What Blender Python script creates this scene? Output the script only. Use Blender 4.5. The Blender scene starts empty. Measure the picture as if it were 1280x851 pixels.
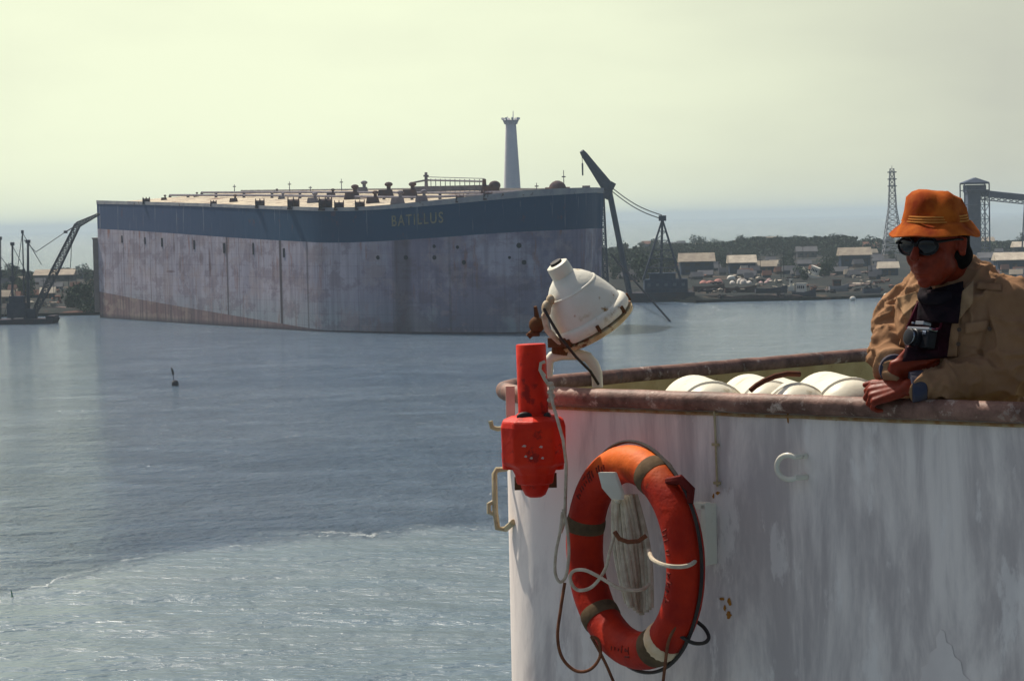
import bpy, bmesh, math, random
from mathutils import Vector, Matrix, noise as mnoise
from mathutils.bvhtree import BVHTree
PI = math.pi
R = math.radians
random.seed(7)
sc = bpy.context.scene
col = sc.collection

# ------------------------------------------------------------------ camera, sky, sun, exposure
FPX = 3200.0; EYE = 28.0
PITCH = math.atan(150.5 / FPX); ROLL = R(1.2)
cam_d = bpy.data.cameras.new('camera'); cam = bpy.data.objects.new('camera', cam_d); col.objects.link(cam)
cam_d.sensor_width = 36.0; cam_d.lens = 36.0 * FPX / 1280.0
cam_d.clip_start = 0.1; cam_d.clip_end = 60000
fw = Vector((0, math.cos(PITCH), -math.sin(PITCH))); up0 = Vector((0, math.sin(PITCH), math.cos(PITCH))); rt0 = Vector((1, 0, 0))
rt = rt0 * math.cos(ROLL) - up0 * math.sin(ROLL)
up = up0 * math.cos(ROLL) + rt0 * math.sin(ROLL)
cam.matrix_world = Matrix(((rt.x, up.x, -fw.x, 0), (rt.y, up.y, -fw.y, 0), (rt.z, up.z, -fw.z, EYE), (0, 0, 0, 1)))
sc.camera = cam
CAM = Vector((0, 0, EYE))

SUN_AZ = R(-40)      # measured from +Y (view direction), negative = left
SUN_EL = R(54)
world = bpy.data.worlds.new("World"); sc.world = world; world.use_nodes = True
wn = world.node_tree; wn.nodes.clear()
wo = wn.nodes.new('ShaderNodeOutputWorld'); bg = wn.nodes.new('ShaderNodeBackground')
sky = wn.nodes.new('ShaderNodeTexSky'); sky.sky_type = 'NISHITA'; sky.sun_disc = False
sky.sun_elevation = SUN_EL; sky.sun_rotation = SUN_AZ
sky.air_density = 1.2; sky.dust_density = 4.0; sky.ozone_density = 1.0; sky.altitude = 0
bg.inputs['Strength'].default_value = 0.085
# thin high cloud veil low in the sky: the blue of the clear sky mixed with pale cream cloud, brighter on the sun's side
tc = wn.nodes.new('ShaderNodeTexCoord'); sep = wn.nodes.new('ShaderNodeSeparateXYZ'); wn.links.new(tc.outputs['Generated'], sep.inputs[0])
mr = wn.nodes.new('ShaderNodeMapRange'); mr.inputs['From Min'].default_value = 0.09; mr.inputs['From Max'].default_value = 0.34
mr.inputs['To Min'].default_value = 1.0; mr.inputs['To Max'].default_value = 0.0
wn.links.new(sep.outputs['Z'], mr.inputs['Value'])
dt = wn.nodes.new('ShaderNodeVectorMath'); dt.operation = 'DOT_PRODUCT'
gdir = Vector((-0.11, 1.0, 0.07)).normalized(); dt.inputs[1].default_value = gdir
wn.links.new(tc.outputs['Generated'], dt.inputs[0])
mg = wn.nodes.new('ShaderNodeMapRange'); mg.inputs['From Min'].default_value = 0.955; mg.inputs['From Max'].default_value = 1.0
wn.links.new(dt.outputs['Value'], mg.inputs['Value'])
nz = wn.nodes.new('ShaderNodeTexNoise'); nz.inputs['Scale'].default_value = 6; nz.inputs['Detail'].default_value = 3
wn.links.new(tc.outputs['Generated'], nz.inputs['Vector'])
veil = wn.nodes.new('ShaderNodeMix'); veil.data_type = 'RGBA'
veil.inputs['A'].default_value = (6.9, 7.1, 5.9, 1); veil.inputs['B'].default_value = (11.2, 11.9, 8.7, 1)
nz.inputs['Scale'].default_value = 9; nz.inputs['Detail'].default_value = 6
mps = wn.nodes.new('ShaderNodeMapping'); mps.inputs['Scale'].default_value = (1, 1, 3.5); wn.links.new(tc.outputs['Generated'], mps.inputs[0]); wn.links.new(mps.outputs[0], nz.inputs['Vector'])
nr_ = wn.nodes.new('ShaderNodeMapRange'); nr_.inputs['From Min'].default_value = .3; nr_.inputs['From Max'].default_value = .7; nr_.inputs['To Min'].default_value = -.10; nr_.inputs['To Max'].default_value = .10
wn.links.new(nz.outputs['Fac'], nr_.inputs['Value'])
ad_ = wn.nodes.new('ShaderNodeMath'); ad_.operation = 'ADD'; ad_.use_clamp = True; wn.links.new(mg.outputs[0], ad_.inputs[0]); wn.links.new(nr_.outputs[0], ad_.inputs[1])
wn.links.new(ad_.outputs[0], veil.inputs['Factor'])
mx = wn.nodes.new('ShaderNodeMix'); mx.data_type = 'RGBA'
mb_ = wn.nodes.new('ShaderNodeMapRange'); mb_.inputs['From Min'].default_value = -.35; mb_.inputs['From Max'].default_value = .85; mb_.inputs['To Min'].default_value = .10
wn.links.new(dt.outputs['Value'], mb_.inputs['Value'])
mm_ = wn.nodes.new('ShaderNodeMath'); mm_.operation = 'MULTIPLY'; wn.links.new(mr.outputs[0], mm_.inputs[0]); wn.links.new(mb_.outputs[0], mm_.inputs[1])
wn.links.new(mm_.outputs[0], mx.inputs['Factor']); wn.links.new(sky.outputs[0], mx.inputs['A']); wn.links.new(veil.outputs['Result'], mx.inputs['B'])
wn.links.new(mx.outputs['Result'], bg.inputs['Color']); wn.links.new(bg.outputs[0], wo.inputs[0])

sl = bpy.data.lights.new('sun', 'SUN'); sun = bpy.data.objects.new('sun', sl); col.objects.link(sun)
sl.energy = 5.0; sl.angle = R(0.6); sl.color = (1.0, 0.93, 0.80)
sdir = Vector((math.sin(SUN_AZ) * math.cos(SUN_EL), math.cos(SUN_AZ) * math.cos(SUN_EL), math.sin(SUN_EL)))
sun.rotation_euler = sdir.to_track_quat('Z', 'Y').to_euler(); sun.location = (0, 0, 200)
sc.view_settings.view_transform = 'Standard'; sc.view_settings.look = 'None'
sc.view_settings.exposure = 0.0; sc.view_settings.gamma = 1.0
sc.render.resolution_x = 1024; sc.render.resolution_y = 680
sc.cycles.volume_bounces = 1
HAZE = 0.00011

# ------------------------------------------------------------------ helpers
def ray(px, py): return fw * FPX + rt * (px - 640) - up * (py - 425.5)
def G(px, py, z=0.0):
    d = ray(px, py); return CAM + d * ((z - EYE) / d.z)
def P(px, py, Y):
    d = ray(px, py); return CAM + d * (Y / d.y)

def tag(o, label=None, cat=None, group=None, kind=None):
    if label: o['label'] = label
    if cat: o['category'] = cat
    if group: o['group'] = group
    if kind: o['kind'] = kind
    return o
def empty(name, loc, label=None, cat=None, group=None):
    o = bpy.data.objects.new(name, None); col.objects.link(o); o.location = loc; o.empty_display_size = .1
    return tag(o, label, cat, group)
def worldloc(o):
    v = Vector((0, 0, 0))
    while o: v += o.location; o = o.parent
    return v
def basis(d, hint=Vector((0, 0, 1))):
    z = Vector(d).normalized()
    if abs(z.dot(hint)) > .98: hint = Vector((1, 0, 0))
    x = hint.cross(z).normalized(); y = z.cross(x)
    return x, y, z

class MB:
    def __init__(s): s.v = []; s.f = []; s.m = []; s.uv = None
    def add(s, vs, fs, mi=0):
        b = len(s.v); s.v += [Vector(p) for p in vs]; s.f += [tuple(b + i for i in f) for f in fs]; s.m += [mi] * len(fs)
    def box(s, c, size, ax=None, mi=0, taper=1.0):
        c = Vector(c); x, y, z = ax or (Vector((1, 0, 0)), Vector((0, 1, 0)), Vector((0, 0, 1)))
        hx, hy, hz = [k / 2 for k in size]; vs = []
        for k in (-1, 1):
            t = taper if k > 0 else 1
            for i, j in ((-1, -1), (1, -1), (1, 1), (-1, 1)): vs.append(c + x * i * hx * t + y * j * hy * t + z * k * hz)
        s.add(vs, [(3, 2, 1, 0), (4, 5, 6, 7), (0, 1, 5, 4), (1, 2, 6, 5), (2, 3, 7, 6), (3, 0, 4, 7)], mi)
    def tube(s, a, b, ra, rb=None, n=8, mi=0, cap=True):
        a = Vector(a); b = Vector(b); rb = ra if rb is None else rb
        s.path([a, b], [ra, rb], n, mi, cap)
    def path(s, pts, r, n=8, mi=0, cap=True, closed=False, flat=1.0):
        pts = [Vector(p) for p in pts]; N = len(pts)
        rr = r if isinstance(r, (list, tuple)) else [r] * N
        vs = []; x = None
        for i in range(N):
            if closed: d = pts[(i + 1) % N] - pts[i - 1]
            else: d = pts[min(i + 1, N - 1)] - pts[max(i - 1, 0)]
            if d.length < 1e-9: d = Vector((0, 0, 1))
            d.normalize()
            if x is None: x, y, _ = basis(d)
            else:
                x = x - d * x.dot(d)
                if x.length < 1e-6: x = basis(d)[0]
                x.normalize()
            y = d.cross(x)
            for k in range(n):
                a = 2 * PI * k / n; vs.append(pts[i] + (x * math.cos(a) + y * math.sin(a) * flat) * rr[i])
        fs = []
        for i in range(N if closed else N - 1):
            j = (i + 1) % N
            for k in range(n):
                l = (k + 1) % n; fs.append((i * n + k, i * n + l, j * n + l, j * n + k))
        if cap and not closed: fs.append(tuple(range(n - 1, -1, -1))); fs.append(tuple((N - 1) * n + k for k in range(n)))
        s.add(vs, fs, mi)
    def lathe(s, o, d, prof, n=24, mi=0, hint=Vector((0, 0, 1)), sy=1.0):
        o = Vector(o); x, y, z = basis(d, hint); vs = []; fs = []
        for r, h in prof:
            for k in range(n):
                a = 2 * PI * k / n; vs.append(o + z * h + (x * math.cos(a) + y * math.sin(a) * sy) * max(r, 1e-4))
        for i in range(len(prof) - 1):
            for k in range(n):
                l = (k + 1) % n; fs.append((i * n + k, i * n + l, (i + 1) * n + l, (i + 1) * n + k))
        fs.append(tuple(range(n - 1, -1, -1))); fs.append(tuple((len(prof) - 1) * n + k for k in range(n)))
        s.add(vs, fs, mi)
    def ell(s, c, rad, ax=None, nu=16, nv=10, mi=0):
        c = Vector(c); x, y, z = ax or (Vector((1, 0, 0)), Vector((0, 1, 0)), Vector((0, 0, 1)))
        vs = [c + z * rad[2]]; fs = []
        for j in range(1, nv):
            t = PI * j / nv
            for i in range(nu):
                p = 2 * PI * i / nu
                vs.append(c + x * rad[0] * math.sin(t) * math.cos(p) + y * rad[1] * math.sin(t) * math.sin(p) + z * rad[2] * math.cos(t))
        vs.append(c - z * rad[2])
        for i in range(nu):
            k = (i + 1) % nu
            fs.append((0, 1 + i, 1 + k)); e = len(vs) - 1; b = 1 + (nv - 2) * nu; fs.append((e, b + k, b + i))
            for j in range(nv - 2): fs.append((1 + j * nu + i, 1 + (j + 1) * nu + i, 1 + (j + 1) * nu + k, 1 + j * nu + k))
        s.add(vs, fs, mi)
    def cap_(s, a, b, ra, rb, n=12):   # tapered capsule for the voxel-merged figures
        a = Vector(a); b = Vector(b)
        s.tube(a, b, ra, rb, n); s.ell(a, (ra, ra, ra), nu=n, nv=8); s.ell(b, (rb, rb, rb), nu=n, nv=8)
    def prism(s, pts, thick, mi=0):    # pts planar polygon, thick a vector
        pts = [Vector(p) for p in pts]; n = len(pts); t = Vector(thick)
        s.add(pts + [p + t for p in pts], [tuple(range(n - 1, -1, -1)), tuple(range(n, 2 * n))] + [(i, (i + 1) % n, n + (i + 1) % n, n + i) for i in range(n)], mi)
    def build(s, name, mats, parent=None, smooth=False, bevel=0, loc=None):
        if not isinstance(mats, (list, tuple)): mats = [mats]
        if loc is not None: L = Vector(loc)
        elif parent is not None: L = worldloc(parent)
        else:
            L = Vector((sum(v.x for v in s.v) / len(s.v), sum(v.y for v in s.v) / len(s.v), min(v.z for v in s.v)))
        me = bpy.data.meshes.new(name); me.from_pydata([v - L for v in s.v], [], s.f)
        for m in mats: me.materials.append(m)
        for p, mi in zip(me.polygons, s.m): p.material_index = mi; p.use_smooth = smooth
        if s.uv:
            ul = me.uv_layers.new(name='UVMap')
            for lp in me.loops: ul.data[lp.index].uv = s.uv[lp.vertex_index]
        me.update()
        o = bpy.data.objects.new(name, me); col.objects.link(o)
        if parent is not None: o.parent = parent
        else: o.location = L
        if bevel:
            b = o.modifiers.new('b', 'BEVEL'); b.width = bevel; b.segments = 2; b.limit_method = 'ANGLE'
        if smooth and not bevel:
            try: me.set_sharp_from_angle(angle=R(40))
            except Exception: pass
        return o

def copy_tree(o, parent=None):
    c = o.copy(); col.objects.link(c); c.parent = parent
    for ch in list(o.children): copy_tree(ch, c)
    return c

# ---- materials
class NT:
    def __init__(s, m): s.t = m.node_tree; s.l = s.t.links
    def n(s, t, **k):
        o = s.t.nodes.new(t)
        for a, b in k.items():
            if a.startswith('i_'):
                key = a[2:].replace('_', ' ')
                o.inputs[int(key) if key.isdigit() else key].default_value = b
            else: setattr(o, a, b)
        return o
    def L(s, a, b): s.l.new(a, b)
    def math(s, op, a, b=None, clamp=False):
        o = s.n('ShaderNodeMath', operation=op); o.use_clamp = clamp
        for i, v in enumerate((a, b)):
            if v is None: continue
            if isinstance(v, (int, float)): o.inputs[i].default_value = v
            else: s.L(v, o.inputs[i])
        return o.outputs[0]
    def mix(s, f, a, b):
        o = s.n('ShaderNodeMix', data_type='RGBA')
        for k, v in (('Factor', f), ('A', a), ('B', b)):
            if isinstance(v, (int, float)): o.inputs[k].default_value = v
            elif isinstance(v, tuple): o.inputs[k].default_value = v if len(v) == 4 else (*v, 1)
            else: s.L(v, o.inputs[k])
        return o.outputs['Result']
    def rng(s, v, a, b, c=0., d=1., smooth=False):
        o = s.n('ShaderNodeMapRange'); s.L(v, o.inputs[0])
        if smooth: o.interpolation_type = 'SMOOTHSTEP'
        for i, x in enumerate((a, b, c, d)): o.inputs[i + 1].default_value = x
        return o.outputs[0]
    def noise(s, vec, scale, detail=4, rough=.55, dist=0):
        o = s.n('ShaderNodeTexNoise', i_Scale=scale, i_Detail=detail, i_Roughness=rough, i_Distortion=dist); s.L(vec, o.inputs['Vector']); return o.outputs['Fac']
    def coord(s, stretch=(1, 1, 1), kind='Object', off=(0, 0, 0)):
        t = s.n('ShaderNodeTexCoord'); m = s.n('ShaderNodeMapping'); m.inputs['Scale'].default_value = stretch; m.inputs['Location'].default_value = off
        s.L(t.outputs[kind], m.inputs[0]); return m.outputs[0]
def newmat(name):
    m = bpy.data.materials.new(name); m.use_nodes = True; t = NT(m)
    bs = m.node_tree.nodes['Principled BSDF']; return m, t, bs
def M(name, c1, c2=None, scale=4., rough=.6, bump=.15, bscale=None, stretch=(1, 1, 1), rust=None, metal=0., rust2=None, spec=None, coat=0):
    m, t, bs = newmat(name); c2 = c2 or tuple(x * .75 for x in c1)
    co = t.coord(stretch); f = t.rng(t.noise(co, scale, 6, .6), .35, .65)
    c = t.mix(f, c1, c2)
    co2 = t.coord()
    for rs in (rust, rust2):
        if rs:
            rc, th, sc_ = rs[:3]; cc = t.coord(rs[3] if len(rs) > 3 else (1, 1, 1), off=(3.1 * th, 1.7, .6))
            g = t.rng(t.noise(cc, sc_, 8, .65), th, th + .06); c = t.mix(g, c, rc)
    t.L(c, bs.inputs['Base Color']); bs.inputs['Metallic'].default_value = metal
    t.L(t.rng(t.noise(co2, scale * 3, 3), .2, .8, max(rough - .12, .03), min(rough + .12, 1)), bs.inputs['Roughness'])
    if spec is None and not metal: spec = .06 if rough >= .75 else (.45 if rough < .2 else .2)
    if spec is not None: bs.inputs['Specular IOR Level'].default_value = spec
    if coat: bs.inputs['Coat Weight'].default_value = coat
    if bump:
        b = t.n('ShaderNodeBump', i_Strength=bump, i_Distance=.3 / (bscale or scale * 4)); t.L(t.noise(co2, bscale or scale * 4, 5), b.inputs['Height']); t.L(b.outputs[0], bs.inputs['Normal'])
    return m
RUST = (.18, .06, .02)
m_white = M('cream_paint', (.78, .74, .62), (.70, .65, .52), 6, .35, .1, 30, rust=(RUST, .64, 9))
m_lamp = M('lamp_enamel', (.80, .77, .66), (.70, .65, .52), 5, .38, .25, 25, rust=((.34, .18, .05), .63, 12), rust2=((.55, .46, .30), .58, 6))
m_rusty = M('rusty_steel', (.16, .07, .03), (.09, .05, .03), 12, .8, .5, 60)
m_red = M('signal_red', (.72, .030, .005), (.55, .014, .004), 9, .5, .3, 30, rust=((.30, .012, .006), .57, 14), rust2=((.75, .12, .05), .66, 26))
m_dark = M('dark_fitting', (.03, .025, .025), (.05, .04, .03), 10, .5, .2)
m_rope = M('white_rope', (.62, .54, .42), (.45, .36, .26), 40, .9, .8, 260)
m_rope2 = M('brown_rope', (.25, .10, .05), (.14, .06, .035), 40, .9, .8, 260)
m_yel = M('yellowed_steel', (.55, .47, .30), (.40, .30, .16), 20, .6, .3, rust=(RUST, .58, 20))
m_canister = M('canister_gelcoat', (.80, .76, .62), (.68, .62, .48), 5, .42, .15, 12, rust=((.50, .42, .28), .60, 7))
m_inner = M('inner_bulwark', (.66, .50, .24), (.50, .33, .14), 6, .7, .3, rust=(RUST, .6, 12))

def rail_mat():
    m, t, bs = newmat('worn_rail'); co = t.coord(); cs = t.coord((1, 1, 1))
    a = t.mix(t.rng(t.noise(co, 7, 7, .7), .38, .62), (.30, .155, .11), (.085, .035, .02))
    a = t.mix(t.rng(t.noise(co, 16, 6, .7), .57, .66), a, (.55, .42, .34))
    a = t.mix(t.rng(t.noise(co, 4, 8, .75), .60, .66), a, (.035, .02, .018))
    t.L(a, bs.inputs['Base Color']); bs.inputs['Roughness'].default_value = .62
    b = t.n('ShaderNodeBump', i_Strength=.5, i_Distance=.006); t.L(t.noise(co, 45, 6), b.inputs['Height']); t.L(b.outputs[0], bs.inputs['Normal'])
    return m
m_rail = rail_mat()

def wall_mat():
    m, t, bs = newmat('patchy_white_paint')
    # coordinates along the wall: x' = along, z = up
    co = t.coord((1, 1, .22)); fine = t.coord((1, 1, .12))
    n1 = t.noise(co, 3.6, 7, .66, .5); n2 = t.noise(fine, 24, 5, .6)
    k = t.math('ADD', n1, t.math('MULTIPLY', t.math('SUBTRACT', n2, .5), .26))
    ob = t.n('ShaderNodeTexCoord'); sp = t.n('ShaderNodeSeparateXYZ'); t.L(ob.outputs['Object'], sp.inputs[0])
    # the plating turns slightly lighter towards the corner
    k = t.math('SUBTRACT', k, t.rng(sp.outputs['X'], -.05, -.5, 0, .05))
    f = t.rng(k, .42, .64, 0, 1, True)
    c = t.mix(f, (.88, .78, .71), (.56, .485, .455))
    g = t.rng(t.noise(t.coord((1, 1, .35), off=(4, 2, 1)), 9, 6, .65), .57, .62)
    c = t.mix(t.math('MULTIPLY', g, .55), c, (.92, .84, .78))
    # rust weeping from the underside of the cap rail and around the fittings
    r = t.rng(t.noise(t.coord((1, 1, .5), off=(1, 5, 2)), 22, 8, .7), .68, .74)
    c = t.mix(r, c, (.45, .25, .07))
    t.L(c, bs.inputs['Base Color']); bs.inputs['Roughness'].default_value = .6; bs.inputs['Specular IOR Level'].default_value = .15
    b = t.n('ShaderNodeBump', i_Strength=.35, i_Distance=.008); t.L(t.noise(t.coord((1, 1, .4)), 14, 6), b.inputs['Height']); t.L(b.outputs[0], bs.inputs['Normal'])
    return m
m_wall = wall_mat()

# ------------------------------------------------------------------ water
def build_water():
    m, t, bs = newmat('harbour_water')
    co = t.coord(); sp = t.n('ShaderNodeSeparateXYZ'); t.L(co, sp.inputs[0]); X, Y = sp.outputs['X'], sp.outputs['Y']
    w = t.math('MAXIMUM', t.math('SUBTRACT', t.math('MULTIPLY', X, -1), 16), 0)
    yb = t.math('SUBTRACT', 231.5, t.math('MULTIPLY', t.math('MULTIPLY', w, w), .062))
    e = t.math('ADD', t.math('MULTIPLY', t.math('SUBTRACT', t.noise(t.coord((1, .5, 1)), .10, 6, .65), .5), 34), 0)
    s = t.math('ADD', t.math('SUBTRACT', Y, yb), e)          # negative = inside the churned water
    churn = t.rng(s, 6, -9, 0, 1, True)
    # bump: short chop, longer stretched across the view; calmer inside the churn
    n1 = t.math('ADD', t.math('MULTIPLY', t.noise(t.coord((.9, 1, 1)), .42, 5, .62), 1.5), t.math('MULTIPLY', t.noise(t.coord((1, .8, 1), off=(4, 9, 0)), 1.3, 5, .65), .85))
    n2 = t.noise(t.coord((.5, .8, 1), off=(9, 4, 0)), .13, 4, .6, .5)
    n3 = t.noise(t.coord((.25, 1, 1), off=(2, 7, 0)), .018, 4, .6)
    amp = t.math('ADD', t.rng(n2, .3, .7, .55, 1.25), 0)
    h1 = t.math('MULTIPLY', t.math('MULTIPLY', t.math('SUBTRACT', n1, 1.17), amp), t.rng(churn, 0, 1, 1.35, .26))
    swl = t.math('MULTIPLY', t.math('MULTIPLY', t.math('SUBTRACT', t.noise(t.coord((.6, 1, 1), off=(5, 5, 0)), .13, 4, .6), .5), 4.0), t.rng(churn, 0, 1, 1, .62))
    b = t.n('ShaderNodeBump', i_Strength=1.0, i_Distance=1.1); t.L(t.math('ADD', h1, swl), b.inputs['Height']); t.L(b.outputs[0], bs.inputs['Normal'])
    deep = t.mix(t.rng(n3, .35, .65), (.085, .145, .225), (.125, .185, .26))
    mud = t.mix(t.rng(t.noise(t.coord((.35, 1, 1), off=(1, 1, 0)), .09, 6, .65, .6), .35, .65), (.115, .165, .185), (.165, .205, .21))
    c = t.mix(t.math('MULTIPLY', churn, .6), deep, mud)
    # white specks: foam plus painted sun glitter, along the churn edge, few inside
    fn = t.noise(t.coord((.7, 1, 1), off=(3, 3, 0)), 1.9, 5, .7)
    near = t.rng(t.math('ABSOLUTE', s), 0, 4.5, .135, 0)
    patch = t.rng(t.noise(t.coord((.6, 1, 1), off=(8, 8, 0)), .12, 3), .5, .7, 0, .02)
    spk = t.rng(t.math('ADD', t.math('ADD', fn, near), t.math('MULTIPLY', patch, churn)), .735, .77)
    line = t.math('MULTIPLY', t.rng(t.math('ABSOLUTE', s), .9, .1), t.rng(t.noise(t.coord((.5, .5, 1), off=(6, 1, 0)), .3, 3), .48, .6, 0, .5))
    foam_glint = t.math('MAXIMUM', spk, line)
    c = t.mix(foam_glint, c, (.85, .85, .80))
    t.L(c, bs.inputs['Base Color'])
    t.L(t.rng(t.math('MAXIMUM', foam_glint, t.math('MULTIPLY', churn, .12)), 0, 1, .12, .6), bs.inputs['Roughness'])
    bs.inputs['IOR'].default_value = 1.333
    mb = MB()
    ys = [-400, 0, 100, 200, 400, 800, 2000, 6000, 26000]; xs = [-26000, -4000, -800, -200, 0, 200, 800, 4000, 26000]
    vs = [(x, y, 0) for y in ys for x in xs]; n = len(xs)
    mb.add(vs, [(j * n + i, j * n + i + 1, (j + 1) * n + i + 1, (j + 1) * n + i) for j in range(len(ys) - 1) for i in range(n - 1)])
    o = mb.build('water', m, loc=(0, 0, 0)); tag(o, 'blue grey harbour water with a churned paler patch in front', kind='structure')
build_water()

# ------------------------------------------------------------------ land
m_land = M('shore_ground', (.020, .022, .022), (.012, .015, .015), .05, .95, .3, .6, rust=((.10, .075, .055), .58, .03), rust2=((.09, .05, .04), .58, .08))
def shore_y(x):
    if x < -60: b = 838 + 3 * math.sin(x * .05)
    elif x < 55: b = 842 + 12 * math.sin(x * .03)
    else: b = 826 + (x - 55) * .28 + 5 * math.sin(x * .11)
    return b + 4 * mnoise.noise(Vector((x * .03, 2.2, 0)))
def back_y(x):
    return 1330 + (min(max(x + 60, 0), 300) / 300) * 620
def ground_z(x, y):
    s = y - shore_y(x)
    e = max(0, min(s / 9, 1)) * 1.6 + max(0, min((s - 30) / 200, 1)) * 1.2
    return e + .5 * mnoise.noise(Vector((x * .02, y * .02, 0))) * (1 if s > 10 else 0)
def build_land():
    mb = MB(); nx, ny = 170, 40; x0, x1 = -620, 900
    vs = []
    for j in range(ny + 1):
        t = j / ny
        for i in range(nx + 1):
            x = x0 + (x1 - x0) * i / nx; a = shore_y(x) - 5; b = back_y(x); y = a + (b - a) * t ** 2.2
            z = ground_z(x, y) if 0 < j < ny else -1.0
            if j == 1: z = .9
            vs.append((x, y, z))
    n = nx + 1
    mb.add(vs, [(j * n + i, j * n + i + 1, (j + 1) * n + i + 1, (j + 1) * n + i) for j in range(ny) for i in range(nx)])
    tag(mb.build('land', m_land, smooth=True, loc=(0, 0, 0)), 'low dark spit of land across the harbour', kind='structure')
build_land()

# ------------------------------------------------------------------ tanker
ST = [(125, 397, 286, 255, 250.5), (180, 401, 289, 256, 252), (250, 405.5, 294, 258, 254), (315, 409.5, 298.5, 260.5, 256.5), (380, 413.5, 302, 263, 258.5),
      (415, 415, 303.5, 264, 259.5), (470, 416.3, 302, 262.5, 257.5), (550, 417.3, 297, 256.5, 250), (610, 417.5, 292.5, 251, 243.5), (660, 417, 289.5, 246.5, 238),
      (705, 415, 287.5, 243.5, 235.5), (735, 412, 286, 241.5, 234.5), (749, 407.5, 285.5, 241, 234.5)]
stn = []
for px, yw, ybb, ybt, ywt in ST:
    g = G(px, yw); stn.append((g.x, g.y, P(px, ybb, g.y).z, P(px, ybt, g.y).z, P(px, ywt, g.y).z))
lo = stn[-1]; 
stn.append((lo[0] - 2, lo[1] + 16, lo[2], lo[3], lo[4])); stn.append((-20, 733, 27.5, 37.0, 37.6)); stn.append((-86, 825, 30.5, 38.9, 39.4))
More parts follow.
